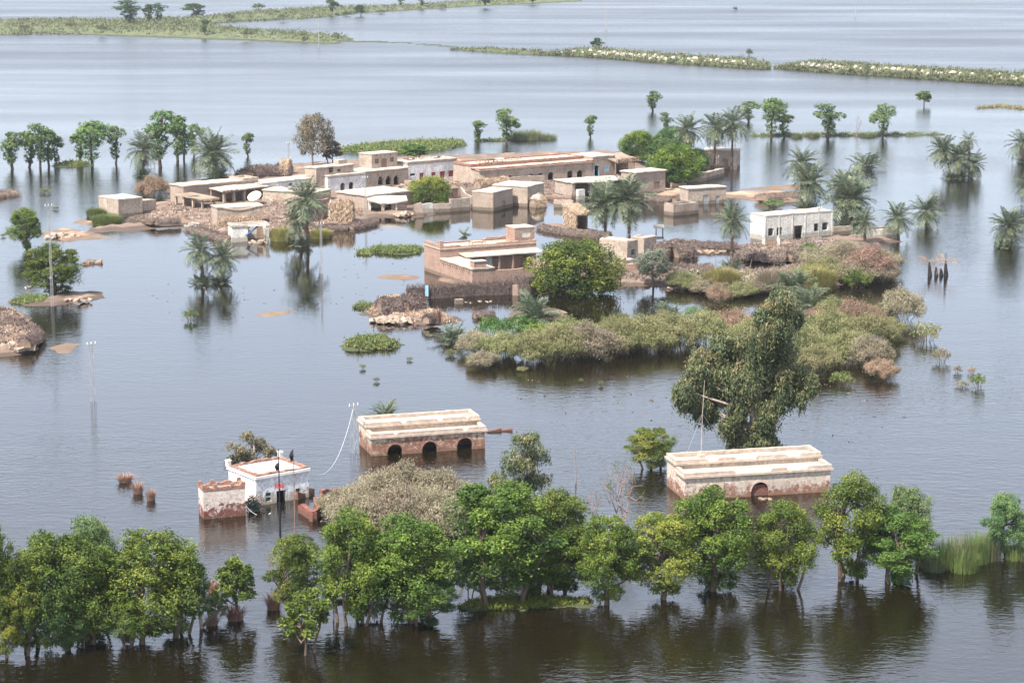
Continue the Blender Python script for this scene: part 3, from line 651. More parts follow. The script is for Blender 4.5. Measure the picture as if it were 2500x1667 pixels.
class Bld:
    """a building whose front foot runs from pixel C to pixel R; u runs along the front, v away from the viewer"""
    def __init__(s, name, label, C, R, D, cat='building', z0=0.0, group=None, zc=None):
        zz = z0 if zc is None else zc
        s.c = P(*C, zz); s.r = P(*R, zz); s.c.z = s.r.z = 0; d = s.r - s.c; s.L = d.length; s.u = d.normalized(); s.v = Vector((-s.u.y, s.u.x, 0)); s.z0 = z0
        s.root = empty(name, s.c, math.atan2(s.u.y, s.u.x)); tag(s.root, label, cat, group)
        s.D = D if not isinstance(D, tuple) else max(1.5, s.depth(*D))
        s.seed = s.c.x * 1.7 + s.c.y
    def depth(s, px, py, z): return (P(px, py, z) - s.c).dot(s.v)
    def along(s, px, py, z): return (P(px, py, z) - s.c).dot(s.u)
    def ht(s, py): return ZT(s.c, py)
    def fp(s, px, py, b=0.0):
        """pixel -> (along, up) on the wall plane b metres behind the front"""
        o = Vector((0, 0, CAMH)); d = P(px, py, -500) - o; k = ((s.c + s.v * b) - o).dot(s.v) / d.dot(s.v); q = o + d * k
        return (q - s.c).dot(s.u), q.z
    def lp(s, px, py):
        o = Vector((0, 0, CAMH)); d = P(px, py, -500) - o; k = (s.c - o).dot(s.u) / d.dot(s.u); q = o + d * k
        return (q - s.c).dot(s.v), q.z
    def op(s, x0, y0, x1, y1, kind='rect', b=0.0):
        xa, za = s.fp(x0, y1, b); xb, zb = s.fp(x1, y0, b); return (min(xa, xb), max(xa, xb), min(za, zb), max(za, zb), kind)
    def walls(s, h, mat, front=(), left=(), right=(), back=(), t=0.38, zb=-0.6, ragged=0.05, wob=0.035, x0=0, x1=None, y0=0, y1=None, sides='flrb', name='wall', slope=0.0, parent=None, hr=None):
        x1 = s.L if x1 is None else x1; y1 = s.D if y1 is None else y1; mb = MB(); L = x1 - x0; D = y1 - y0; hr = h if hr is None else hr
        zt = lambda x: h + (hr - h) * x / L
        if 'f' in sides: wall_faces(mb, L, zt, zb, [(o[0] - x0, o[1] - x0, *o[2:]) for o in front], t, lambda a, b, z: (x0 + a, y0 + b, z), ragged, s.seed, True)
        if 'b' in sides: wall_faces(mb, L, lambda x: zt(x) + slope, zb, back, t, lambda a, b, z: (x0 + a, y1 - b, z), ragged, s.seed + 3, True)
        d0 = t if 'f' in sides else 0; d1 = t if 'b' in sides else 0; Ls = D - d0 - d1; zs = lambda x: h + slope * (x + d0) / D
        if 'l' in sides: wall_faces(mb, Ls, zs, zb, [(o[0] - d0, o[1] - d0, *o[2:]) for o in left], t, lambda a, b, z: (x0 + b, y0 + d0 + a, z), ragged, s.seed + 7, 'f' not in sides)
        if 'r' in sides: wall_faces(mb, Ls, lambda x: zs(x) + hr - h, zb, right, t, lambda a, b, z: (x1 - b, y0 + d0 + a, z), ragged, s.seed + 11, 'f' not in sides)
        return mb.build(name, mat, parent or s.root, wob=wob, org=s.c)
    def slab(s, name, x0, x1, y0, y1, z, th, mat, wob=0.04, dz=0.0, parent=None, step=0.9, sag=0.0, dx=0.0, bump=0.05):
        """a roof or floor slab with an uneven top; dz lifts the back edge, sag dips the front edge"""
        mb = MB(); nx = max(1, int((x1 - x0) / step)); ny = max(1, int((y1 - y0) / step)); g = {}
        for j in range(ny + 1):
            for i in range(nx + 1):
                x = x0 + (x1 - x0) * i / nx; y = y0 + (y1 - y0) * j / ny
                q = z + dz * j / ny + dx * i / nx + bump * mnoise.noise(Vector((x * .7 + s.seed, y * .7, 2.2))) - sag * math.sin(math.pi * i / nx) ** 2 * (1 - j / ny)
                g[i, j] = (x, y, q)
        lo = lambda p: (p[0], p[1], p[2] - th)
        for j in range(ny):
            for i in range(nx):
                a, b, c, d = g[i, j], g[i + 1, j], g[i + 1, j + 1], g[i, j + 1]; mb.quad(a, b, c, d); mb.quad(lo(d), lo(c), lo(b), lo(a))
        for i in range(nx): mb.quad(lo(g[i, 0]), lo(g[i + 1, 0]), g[i + 1, 0], g[i, 0]); mb.quad(lo(g[i + 1, ny]), lo(g[i, ny]), g[i, ny], g[i + 1, ny])
        for j in range(ny): mb.quad(lo(g[0, j + 1]), lo(g[0, j]), g[0, j], g[0, j + 1]); mb.quad(lo(g[nx, j]), lo(g[nx, j + 1]), g[nx, j + 1], g[nx, j])
        return mb.build(name, mat, parent or s.root, wob=wob, org=s.c)
    def roof(s, z, mat=None, ov=0.12, th=0.16, x0=0, x1=None, y0=0, y1=None, name='roof', **k):
        x1 = s.L if x1 is None else x1; y1 = s.D if y1 is None else y1
        return s.slab(name, x0 - ov, x1 + ov, y0 - ov, y1 + ov, z + th, th, mat or M['roof'], **k)
    def deck(s, z, mat=None, t=0.36, x0=0, x1=None, y0=0, y1=None, name='roof', **k):
        x1 = s.L if x1 is None else x1; y1 = s.D if y1 is None else y1
        return s.slab(name, x0 + t, x1 - t, y0 + t, y1 - t, z, 0.2, mat or M['roof'], wob=0.0, **k)
    def rim(s, z0, z1, mat, out=0.1, inn=0.3, x0=0, x1=None, y0=0, y1=None, name='parapet', sides='flrb', ragged=0.06, gaps=()):
        """a course of brick round the roof edge; gaps are (side, from, to, new top)"""
        x1 = s.L if x1 is None else x1; y1 = s.D if y1 is None else y1; mb = MB(); o = out
        def run(a0, a1, f, sd):
            n = max(2, int((a1 - a0) / 0.22)); zt = []
            for i in range(n + 1):
                a = a0 + (a1 - a0) * i / n; q = z1 + ragged * mnoise.noise(Vector((a * 1.9 + s.seed, z1 * 3, ord(sd))))
                for g in gaps:
                    if g[0] == sd and g[1] < a < g[2]: q = g[3] + ragged * .6 * mnoise.noise(Vector((a * 5, 2, 1)))
                zt.append((a, max(q, z0 + .02)))
            for (a, p), (b, q) in zip(zt, zt[1:]):
                mb.quad(f(a, 0, z0), f(b, 0, z0), f(b, 0, q), f(a, 0, p)); mb.quad(f(a, 0, p), f(b, 0, q), f(b, 1, q), f(a, 1, p))
                mb.quad(f(b, 1, z0), f(a, 1, z0), f(a, 1, p), f(b, 1, q)); mb.quad(f(a, 1, z0), f(b, 1, z0), f(b, 0, z0), f(a, 0, z0))
            for a, p in (zt[0], zt[-1]): mb.quad(f(a, 0, z0), f(a, 1, z0), f(a, 1, p), f(a, 0, p))
        w = out + inn
        if 'f' in sides: run(x0 - o, x1 + o, lambda a, b, z: (a, y0 - o + b * w, z), 'f')
        if 'b' in sides: run(x0 - o, x1 + o, lambda a, b, z: (a, y1 + o - b * w, z), 'b')
        if 'l' in sides: run(y0 + inn, y1 - inn, lambda a, b, z: (x0 - o + b * w, a, z), 'l')
        if 'r' in sides: run(y0 + inn, y1 - inn, lambda a, b, z: (x1 + o - b * w, a, z), 'r')
        return mb.build(name, mat, s.root, wob=0.012, org=s.c, scale=2.0)
    def door(s, o, mat, leafs=2, y=0.12, parent=None, name='door', b=0.0, fr=0.07):
        """planked door or shutters with a frame and a rail, set into the opening"""
        x0, x1, z0, z1 = o[:4]; f = MB(); y0 = b + y
        f.box(x0, x0 + fr, y0 - .05, y0 + .05, z0, z1 - .003); f.box(x1 - fr, x1, y0 - .05, y0 + .05, z0, z1 - .003); f.box(x0 + fr, x1 - fr, y0 - .05, y0 + .05, z1 - fr, z1 - .003)
        d = MB(); n = max(2, int((x1 - x0) / .22))
        for i in range(n):
            a = x0 + fr + (x1 - x0 - 2 * fr) * i / n; c = x0 + fr + (x1 - x0 - 2 * fr) * (i + 1) / n; d.box(a + .012, c - .012, y0 - .02, y0 + .02, z0, z1 - fr - .004)
        for zz in (z0 + (z1 - z0) * .25, z0 + (z1 - z0) * .75): d.box(x0 + fr, x1 - fr, y0 - .045, y0 - .022, zz - .05, zz + .05)
        do = d.build(name, mat, parent or s.root); f.build('frame', mat, do); return do
    def window(s, o, mat, y=0.14, bars=3, mull=True, parent=None, b=0.0, fr=0.06):
        x0, x1, z0, z1 = o[:4]; y0 = b + y; f = MB()
        f.box(x0, x0 + fr, y0 - .04, y0 + .04, z0, z1); f.box(x1 - fr, x1, y0 - .04, y0 + .04, z0, z1)
        f.box(x0 + fr, x1 - fr, y0 - .04, y0 + .04, z1 - fr, z1); f.box(x0 + fr, x1 - fr, y0 - .04, y0 + .04, z0, z0 + fr)
        wo = f.build('window', mat, parent or s.root)
        if mull: m = MB(); zc = (z0 + z1) / 2; m.box(x0 + fr, x1 - fr, y0 - .035, y0 + .035, zc - .035, zc + .035); m.build('mullion', mat, wo)
        if bars:
            m = MB()
            for i in range(bars):
                xx = x0 + (x1 - x0) * (i + 1) / (bars + 1); m.tube([(xx, y0 + .01, z0 + fr), (xx, y0 + .01, z1 - fr)], .014, 4)
            m.build('bars', M['steel'], wo)
        return wo
    def spouts(s, xs, z, mat=None, y=0.0, ln=.45):
        for x in xs:
            m = MB(); m.box(x - .06, x + .06, y - ln, y + .1, z - .05, z + .03); m.build('drain_spout', mat or M['wood'], s.root)
    def posts(s, xs, y, z0, z1, w=0.3, mat=None, wob=.03):
        for x in xs:
            m = MB(); m.box(x - w / 2, x + w / 2, y, y + w, z0, (z0 + z1) / 2); m.box(x - w / 2 * .92, x + w / 2 * .92, y + .01, y + w * .95, (z0 + z1) / 2, z1); m.build('post', mat or M['mud'], s.root, wob=wob, org=s.c)
    def beams(s, x0, x1, y0, y1, z, n, mat=None, r=.05):
        for i in range(n):
            x = x0 + (x1 - x0) * (i + .5) / n; m = MB(); m.tube([(x, y0, z), (x, y1, z)], r, 5); m.build('roof_beam', mat or M['wood'], s.root)
    def fringe(s, x0, x1, y, z, n, ln, leaf='straw', name='thatch_fringe', seed=1, sag=0.0, dx=0.0):
        r = rng_of(seed); t = r.uniform(0, 1, n); c = np.stack([x0 + (x1 - x0) * t, y + r.normal(0, .06, n), z + dx * t - sag * np.sin(np.pi * t) ** 2 + r.normal(0, .05, n)], 1)
        ax = np.stack([r.normal(0, .4, n), r.normal(-.4, .3, n), -np.ones(n)], 1)
        V = leaves(c, np.tile([[0, -1.0, .3]], (n, 1)), ln, .12, r, .4, ax); return link(name, np_mesh(name, V, 4, r.uniform(0, 1, n)), s.root, M[leaf])

def plain_house(name, label, C, R, D, ytop, mat, rmat=None, ov=.12, front=(), left=(), zoff=0.0, z0=0.0, th=.16, cat='house', ragged=.05, wob=.035, t=.38, slope=0.0, group=None):
    b = Bld(name, label, C, R, D, cat, z0, group); h = b.ht(ytop)
    b.h = h; b.front = [b.op(*o) for o in front]
    b.walls(h, mat, b.front, left, ragged=ragged, wob=wob, t=t)
    if ov is not None: b.roof(h - .02, rmat, ov, th)
    return b

# --- nearest: two arcaded halls standing in the water
def hall(label, C, R, ylow, lowdepth, backcorner, yup, mat, arches, leftarch, broken, cope):
    b = Bld('arcaded_hall', label, C, R, 4.0, 'building'); zl = b.ht(ylow); zu = zl + yup
    b.D = max(4.0, b.depth(*backcorner, zu + .45)); d1 = lowdepth * b.D
    fo = [b.op(*a, 'arch') for a in arches]; fo = [(o[0], o[1], -.9, o[3], 'arch') for o in fo]
    b.walls(zl, mat, fo, [], y1=d1, sides='flr', zb=-.9, ragged=0, wob=.03)
    lf = [b.lp(a[0], a[2]) + b.lp(a[1], a[3]) for a in leftarch]; lf = [(max(d1 + .1, min(q[0], q[2])), max(q[0], q[2]), min(q[1], q[3]), max(q[1], q[3]), 'arch') for q in lf]
    lf = [(q[0] - d1, q[1] - d1, q[2], q[3], q[4]) for q in lf if q[1] - q[0] > .2]
    b.walls(zu, mat, [], lf, y0=d1, y1=b.D, zb=-.9, ragged=0, wob=.03, name='hall_wall')
    b.slab('veranda_roof', .3, b.L - .3, .3, d1 + .0, zl + .02, .2, M['roof'], wob=0, bump=.05)
    b.slab('hall_roof', .34, b.L - .34, d1 + .34, b.D - .34, zu + .04, .2, M['roof'], wob=0, bump=.05)
    b.rim(zl - .12, zl + .05, M['coping'], .2, .1, y1=d1 - .12, sides='flr', name='cornice', ragged=.015)
    b.rim(zl + .05, zl + .32, M['coping'], .1, .22, y1=d1 - .02, sides='flr', gaps=broken[0], ragged=.03)
    b.rim(zu - .12, zu + .04, M['coping'], .18, .12, y0=d1, name='cornice', ragged=.015)
    b.rim(zu + .04, zu + .30, M['coping'], .08, .26, y0=d1, gaps=broken[1], ragged=.03)
    for g in cope:
        m = MB(); rr = random.Random(3)
        x = g[1]
        while x < g[2]:
            m.box(x, x + .22, g[0], g[0] + .12, g[3], g[3] + rr.uniform(.03, .12)); x += .25
        m.build('broken_course', M['redcoping'], b.root)
    return b, zl, zu, d1, fo
F1, zl, zu, d1, fo1 = hall("cream and red brick hall with three dark arches, left of the two arcaded halls", (908, 1114), (1184, 1094), 1068, .42, (864, 1013), .55, M['plaster'],
    [(946, 1083, 983, 1130), (1031, 1076, 1068, 1125), (1116, 1067, 1154, 1120)], [(872, 882, 1048, 1070)], ([('f', 2.0, 2.3, 0), ('f', 8.3, 8.8, 0)], [('f', 3.2, 3.5, 0), ('f', 6.5, 6.8, 0), ('f', 9.2, 9.4, 0)]), [])
m = MB(); x = fo1[0][0]
for o in fo1:
    m = MB(); n = 12; c = (o[0] + o[1]) / 2; hw = (o[1] - o[0]) / 2; z1 = o[3] - hw
    for k in range(n):
        a0, a1 = math.pi * k / n, math.pi * (k + 1) / n
        q = [(c + (hw + e) * math.cos(a), -.04, z1 + (hw + e) * math.sin(a)) for e, a in ((.0, a0), (.14, a0), (.14, a1), (.0, a1))]
        m.poly(q); m.quad(q[1], (q[1][0], .02, q[1][2]), (q[2][0], .02, q[2][2]), q[2]); m.quad(q[3], (q[3][0], .02, q[3][2]), (q[0][0], .02, q[0][2]), q[0])
    m.build('arch_ring', M['redcoping'], F1.root)
F2, z2l, z2u, d2, fo2 = hall("pale plastered hall with broken parapets and a roof mast, right of the two arcaded halls", (1672, 1222), (2026, 1200), 1164, .5, (1640, 1101), .5, M['plaster2'],
    [(1725, 1181, 1764, 1240), (1833, 1175, 1877, 1235)], [(1650, 1652, 1120, 1130)],
    ([('f', 4.2, 7.2, z0) for z0 in (0,)] + [('f', 8.6, 10.4, 0)], [('f', 2.6, 3.6, 0), ('f', 5.2, 6.9, 0), ('f', 9.5, 10.6, 0)]), [])
for o, e in zip(fo2, (0, 1)):
    m = MB(); m.box(o[0] + .02, o[1] - .02, .16, .3, -.8, o[3] - (o[1] - o[0]) * .18)
    m.build('arch_infill', M['plaster2'] if e == 0 else M['ruin'], F2.root, wob=.03)
    m = MB(); c = (o[0] + o[1]) / 2; hw = (o[1] - o[0]) / 2; z1 = o[3] - hw
    for k in range(12):
        a0, a1 = math.pi * k / 12, math.pi * (k + 1) / 12
        q = [(c + (hw + g) * math.cos(a), -.05, z1 + (hw + g) * math.sin(a)) for g, a in ((0, a0), (.13, a0), (.13, a1), (0, a1))]
        m.poly(q); m.quad(q[1], (q[1][0], .02, q[1][2]), (q[2][0], .02, q[2][2]), q[2])
    m.build('arch_ring', M['coping'], F2.root)
m = MB(); m.box(2.0, 2.55, d2 + .2, d2 + .8, z2l, z2u + .55); m.build('plinth', M['coping'], F2.root)
# mast on its roof with guy wires
a = F2.c + F2.u * 2.28 + F2.v * (d2 + .5); a.z = z2u + .55
mp = empty('roof_mast', a); tag(mp, "tall thin pale mast with guy wires on the roof of the right-hand hall", 'mast')
hm = ZT(a, 928) - a.z; m = MB(); m.tube([(0, 0, -.3), (.05, 0, hm * .5), (.18, 0, hm)], [.04, .032, .02], 6); m.build('pole', M['coping'], mp)
for dx, dy in ((-2.2, 2.0), (2.4, 1.2), (-1.8, -2.6)):
    m = MB(); m.tube([(.06, 0, hm * .55), (dx, dy, -.4)], .012, 4); m.build('guy_wire', M['steel'], mp)

# --- white shrine house, its brick annex, flag poles
b = Bld('shrine_house', "whitewashed flat-roofed house with green window frames and black doorway, in foreground water", (626, 1236), (754, 1213), 4.0, 'house')
zt = b.ht(1166); b.D = b.depth(556, 1140, zt)
wops = [b.op(649, 1201, 662, 1224), b.op(676, 1195, 698, 1250), b.op(722, 1191, 733, 1214)]
b.walls(zt, M['shrinewash'], wops, ragged=.02, wob=.03, zb=-.9); b.deck(zt - .05)
b.rim(zt - .16, zt + .06, M['white'], .12, .2, name='cornice', ragged=.03); b.rim(zt + .06, zt + .2, M['redcoping'], .02, .28, ragged=.12)
for i, o in enumerate((wops[0], wops[2])): b.window(o, M['green'] if i == 0 else M['green'], bars=0); m = MB(); m.box(o[0], o[1], .08, .12, (o[2] + o[3]) / 2 - .05, (o[2] + o[3]) / 2 + .05); m.build('window_rail', M['white'], b.root)
for o in (wops[0], wops[2]):
    m = MB(); m.box(o[0] + .07, o[1] - .07, .16, .19, o[2] + .07, o[3] - .07); m.build('shutter', M['green'], b.root)
for x, y in ((0, b.D), (b.L, b.D)):
    m = MB(); m.box(x - .16, x + .16, y - .16, y + .16, zt + .06, zt + .5); m.box(x - .2, x + .2, y - .2, y + .2, zt + .5, zt + .6); m.build('corner_finial', M['white'], b.root)
SH = b
b2 = Bld('brick_annex', "small bleached brick room with stepped red parapet beside the whitewashed house", (498, 1268), (600, 1258), 3.0, 'house'); z2 = b2.ht(1200); b2.D = b2.depth(488, 1178, z2 + .3)
b2.walls(z2, M['annex'], [(b2.L * .36, b2.L * .40, .95, 1.08, 'rect'), (b2.L * .80, b2.L * .83, 1.0, 1.12, 'rect')], ragged=.05, wob=.03, zb=-.8, t=.3); b2.deck(z2 - .12, t=.3)
b2.rim(z2, z2 + .22, M['redcoping'], .03, .26, ragged=.2)
for x, y in ((.1, .1), (b2.L * .3, .1), (b2.L * .7, .1), (.1, b2.D - .1), (b2.L * .32, b2.D - .1), (b2.L - .1, b2.D - .1), (b2.L - .1, .1)):
    m = MB(); m.box(x - .14, x + .14, y - .13, y + .13, z2 + .2, z2 + .48); m.build('merlon', M['redcoping'], b2.root, wob=.03, org=b2.c)
def brick_ruin(label, path, h, w=.35, rag=.25, mat='ruin', name='brick_ruin'):
    """broken wall along a pixel path, its top crumbled"""
    p = [P(*q) for q in path]; o = empty(name, p[0]); tag(o, label, 'wall'); mb = MB()
    for i, (a, c) in enumerate(zip(p, p[1:])):
        d = c - a; L = d.length; u = d.normalized(); v = Vector((-u.y, u.x, 0)); q0 = a - p[0]; hh = h if not hasattr(h, '__len__') else h[i]
        f = lambda x, y, z: tuple(q0 + u * x + v * y + Vector((0, 0, z)))
        wall_faces(mb, L, lambda x: hh, -.5, [], w, f, rag, q0.x + i * 3.3 + a.y, True)
    mb.build('wall', M[mat], o, wob=.06, org=p[0]); return o
brick_ruin("low broken red brick wall stub in water at right end of the whitewashed house", [(728, 1220), (768, 1208), (764, 1201)], .45, .5, .3)
brick_ruin("broken red brick corner wall in water right of the whitewashed house", [(727, 1250), (764, 1274), (784, 1262), (776, 1240)], .75, .35, .3)
brick_ruin("short red brick wall end beside the tan tamarisk clump", [(786, 1228), (812, 1222), (846, 1234)], .8, .4, .4)
brick_ruin("thin line of red brick just above water beyond the left arcaded hall", [(1190, 1056), (1225, 1053), (1252, 1052)], .2, .5, .25)
mb = MB(); mb.box(0, .95, 0, .06, -.3, .62); mb.box(-.05, 1.0, -.04, .1, .62, .70); p = P(782, 1262); o = empty('gate_leaf', p, .5); mb.build('panel', M['steel'], o); tag(o, "grey metal gate leaf with slab on top beside broken red brick corner", 'gate')
p = P(620, 1246); mound_r = rng_of(5)
o = empty('debris_heap', p); tag(o, "heap of debris and green netting caught between annex and whitewashed house", 'debris')
V, T = crown([(0, .3, .45, .7, .6, .55)], 40, 12, .25, .4, mound_r, .5); link('tangle', np_mesh('tangle', V, 4, T), o, M['brush'])
V, T = crown([(.05, -.15, .42, .5, .3, .36)], 26, 10, .2, .6, mound_r, .5); link('netting', np_mesh('netting', V, 4, T), o, M['green'])
def flag_pole(px, base, ytop, label, mat, fy0, fy1, side, r0=.05, collar=None, lower=None):
    p = P(px, base); h = ZT(p, ytop); o = empty('flag_pole', p); tag(o, label, 'flag pole'); m = MB()
    m.tube([(0, 0, -.6), (0, 0, h * .5), (0, 0, h)], [r0, r0 * .9, r0 * .6], 8); m.build('pole', mat, o)
    za, zb = ZT(p, fy0), ZT(p, fy1); m = MB(); n = 8
    for i in range(n):
        t0, t1 = i / n, (i + 1) / n; f = lambda t: .06 + .26 * math.sin(min(1, t * 1.3) * math.pi * .75); g = lambda t: .07 * math.sin(t * 9)
        m.quad((side * .02, g(t0), za + (zb - za) * t0), (side * f(t0), g(t0) + .05, za + (zb - za) * t0 - .05), (side * f(t1), g(t1) + .05, za + (zb - za) * t1 - .05), (side * .02, g(t1), za + (zb - za) * t1))
    m.build('flag', M['black'], o, smooth=True)
    if lower: m = MB(); m.tube([(0, 0, -.7), (0, 0, ZT(p, lower))], r0 * 1.7, 8); m.build('thick_foot', M['blackpole'], o)
    if collar:
        zc = ZT(p, collar); m = MB(); m.tube([(math.cos(a) * .34, math.sin(a) * .34, zc) for a in np.linspace(0, 2 * math.pi, 17)], .022, 5, False)
        for a in np.linspace(0, 2 * math.pi, 11)[:-1]:
            x, y = math.cos(a) * .34, math.sin(a) * .34; m.tube([(x, y, zc - .2), (x, y, zc + .28)], .018, 5); m.tube([(0, 0, zc - .1), (x, y, zc)], .02, 4)
        m.build('crown_ring', M['red'], o)
    return o
flag_pole(684, 1298, 1096, "black pole with furled black flag and red spiked ring before the doorway", M['blackpole'], 1128, 1148, -1, .05, collar=1187, lower=1228)
flag_pole(720, 1302, 1094, "slim reddish pole flying a furled black flag, right of the black pole", M['door'], 1096, 1126, -1, .04)

def lattice(px, base, ytop, label, w=.42, arms=1, on=True):
    p = G(px, base) if on else P(px, base); h = ZT(p, ytop) - p.z; o = empty('lattice_pole', p, .6); tag(o, label, 'power pole', 'steel lattice power poles in the flood'); m = MB(); n = max(6, int(h / .8))
    leg = lambda k, t: (w / 2 * (1 - .5 * t) * (1 if k in (0, 3) else -1), w / 2 * (1 - .5 * t) * (1 if k < 2 else -1), -.3 + (h + .3) * t)
    for k in range(4): m.tube([leg(k, 0), leg(k, 1)], .02, 4)
    for i in range(n):
        for k in range(4):
            a, c = (k, (k + 1) % 4) if i % 2 else ((k + 1) % 4, k); m.tube([leg(a, i / n), leg(c, (i + 1) / n)], .011, 3, False)
    m.build('mast', M['steel'], o)
    c = MB(); c.box(-.5, .5, -.03, .03, h - .22, h - .16); c.build('cross_arm', M['steel'], o)
    for x in (-.42, 0, .42): i = MB(); i.tube([(x, 0, h - .15), (x, 0, h + .02), (x, 0, h + .1)], [.03, .055, .03], 6); i.build('insulator', M['white'], o)
    o["top"] = h + p.z; return o
lp1 = lattice(865, 1105, 987, "steel lattice pole against left end of the left arcaded hall", .5, on=False)
lattice(228, 980, 837, "lone pale steel lattice pole in open water at left", .42)
lattice(785, 668, 545, "steel lattice pole in water right of the tall centre-left palm", .3)
lattice(893, 530, 432, "steel lattice pole at the mud edge before the collapsed open-front house", .3)
lattice(1533, 575, 505, "steel lattice pole under the palm pair beside the reed hut", .3)
lattice(1794, 415, 325, "steel lattice pole near the three palms at the back corner house", .3)
lattice(1998, 602, 506, "steel lattice pole before the right windows of the limewashed school", .35)
lattice(128, 745, 500, "thin dark leaning lattice pole beside the near left tree", .25)
lattice(706, 420, 348, "steel lattice pole rising behind the brushwood shelter at the back", .3)
def wire(name, a, c, sag, label, r=.014, mat='steel'):
    a, c = Vector(a), Vector(c); m = MB(); m.tube([a.lerp(c, t) - Vector((0, 0, sag * 4 * t * (1 - t))) - a for t in np.linspace(0, 1, 17)], r, 4); o = m.build(name, M[mat]); o.location = a; tag(o, label, 'wire'); return o
t1 = P(865, 1105); t1.z = lp1["top"] - .2
wire('wire', t1, SH.c + SH.u * SH.L + Vector((0, 0, zt + .1)), 2.6, "pale slack wire from lattice pole down to the whitewashed house", .014, 'white')
wire('wire', b2.c + b2.u * (b2.L + .05) + Vector((0, 0, .75)), P(662, 1254) + Vector((0, 0, .1)), .5, "slack pale cable drooping from the brick annex into the water", .02, 'white')
def stake(px, base, ytop, label, r=.06, lean=0.0, mat='deadwood', name='wooden_pole', cat='pole'):
    p = G(px, base); h = ZT(p, ytop) - p.z; m = MB(); m.tube([(0, 0, -.5), (lean * h * .5, 0, h * .5), (lean * h, 0, h)], [r, r * .9, r * .7], 6); o = m.build(name, M[mat]); o.location = p; tag(o, label, cat); return o
stake(1407, 1178, 1096, "bare wooden pole leaning in the water between the two arcaded halls", .06, -.05)
stake(779, 118, 46, "pale concrete power pole standing in far water at the left embankment's end", .17, 0, 'steel', 'power_pole', 'power pole')
stake(1480, 72, -15, "pale concrete power pole in far water above the right embankment", .17, 0, 'steel', 'power_pole', 'power pole')
stake(2089, 42, -30, "pale concrete power pole at top right in far water", .17, 0, 'steel', 'power_pole', 'power pole')
p = P(1480, 72); 

# --- the village
def house(name, label, C, R, D, ytop, mat, front=(), z0=.42, ov=.14, th=.16, rmat=None, zb=None, wob=.045, ragged=.06, t=.38, sides='flrb', cat='house', roofz=0, left=(), sag=0.0, dxr=0.0):
    b = Bld(name, label, C, R, 3.0, cat, z0); b.h = h = b.ht(ytop)
    b.D = D if not isinstance(D, tuple) else max(1.6, b.depth(*D, h))
    b.ops = [b.op(*o) for o in front]
    b.ops = [(max(.1, o[0]), min(b.L - .1, o[1]), o[2], min(o[3], h - .15), o[4]) for o in b.ops]
    b.walls(h - (th if ov is not None else 0), M[mat], b.ops, left, zb=-.6 if zb is None else zb, wob=wob, ragged=0 if ov is not None else ragged, t=t, sides=sides)
    if ov is not None: b.roof(h - th + .01, M[rmat or 'roof'], ov, th, sag=sag, bump=.09)
    return b
# long house and its verandas at the left
b = house('long_house', "long low mud house with pale flat roof at left end of the village", (449, 499), (631, 481), (411, 449), 454, 'mudb', rmat='roof')
b.rim(b.h - .05, b.h + .32, M['mud'], .1, .3, x0=b.L - 2.9, name='raised_parapet', sides='flrb'); b.spouts([b.L * k for k in (.42, .52, .63, .73)], b.h - .75)
LH = b
b = Bld('cattle_shed', "thatched shed wing with short mud posts at left end of the long house", (494, 511), (527, 507), 3.6, 'shed', .42); h = b.ht(489); b.D = max(3.0, b.depth(449, 499, .42))
b.posts([.15, b.L - .15], 0, -.2, h); 
for k in (.35, .68, .96):
    m = MB(); m.box(0, .32, b.D * k - .15, b.D * k + .17, -.2, h); m.build('post', M['mud'], b.root, wob=.03, org=b.c)
b.slab('roof', -.3, b.L + .5, -.4, b.D, h + .16, .14, M['thatch'], dz=.25, sag=.12, bump=.12); b.fringe(-.3, b.L + .5, -.4, h + .05, 220, .4, 'straw', seed=4)
for k in range(6):
    m = MB(); x = .2 + k * .32; m.box(x, x + .2, b.D * .45, b.D * .98, h + .34, h + .39); m.build('plank', M['sand'], b.root, wob=.05, org=b.c)
b = Bld('open_veranda', "open veranda with mud posts and pale slab roof along the long house", (546, 498), (652, 484), 3.2, 'veranda', .42); h = b.ht(470)
b.posts([.35, b.L * .25, b.L * .49, b.L * .73, b.L - .3], 0, -.2, h, .42); b.slab('roof', -.2, b.L + .2, -.35, b.D, h + .2, .18, M['roof'], dz=.35, bump=.1)
b.fringe(-.5, b.L * .3, -.4, h + .1, 260, .5, 'brush', seed=7); b.beams(0, b.L, -.45, .6, h - .03, 16)
m = MB(); m.box(b.L * .73 + .2, b.L - .5, .05, .3, -.2, h * .55); m.build('half_wall', M['mud'], b.root, wob=.03, org=b.c)
m = MB(); m.box(.2, b.L - .2, b.D - .1, b.D + .1, -.2, h + .1); m.build('back_wall', M['mud'], b.root)
# satellite dish
p = G(621, 500); o = empty('satellite_dish', p); tag(o, "large cream satellite dish tilted up in front of the open veranda", 'satellite dish'); m = MB(); R = 17.5 / S(p)
ax = Vector((-.25, -.55, .82)).normalized(); e1 = ax.cross(Vector((0, 0, 1))).normalized(); e2 = ax.cross(e1); c = Vector((.1, 0, 1.25)); rings = 6; seg = 20; g = []
for i in range(rings + 1):
    for k in range(seg):
        a = 2 * math.pi * k / seg; rr = R * i / rings; g.append(tuple(c + (e1 * math.cos(a) + e2 * math.sin(a)) * rr + ax * (.22 * (i / rings) ** 2 * R)))
m.v = g; m.f = [(i * seg + k, i * seg + (k + 1) % seg, (i + 1) * seg + (k + 1) % seg, (i + 1) * seg + k) for i in range(rings) for k in range(seg)]
m.build('reflector', M['dish'], o, smooth=True); m = MB(); m.tube([(0, .1, -.3), (.05, .05, 1.25)], .05, 6); m.build('mount', M['steel'], o)
m = MB(); m.tube([c + e1 * R + ax * .2, c + ax * R * .8], .02, 4); m.tube([c - e1 * R + ax * .2, c + ax * R * .8], .02, 4); m.build('feed_arm', M['steel'], o)
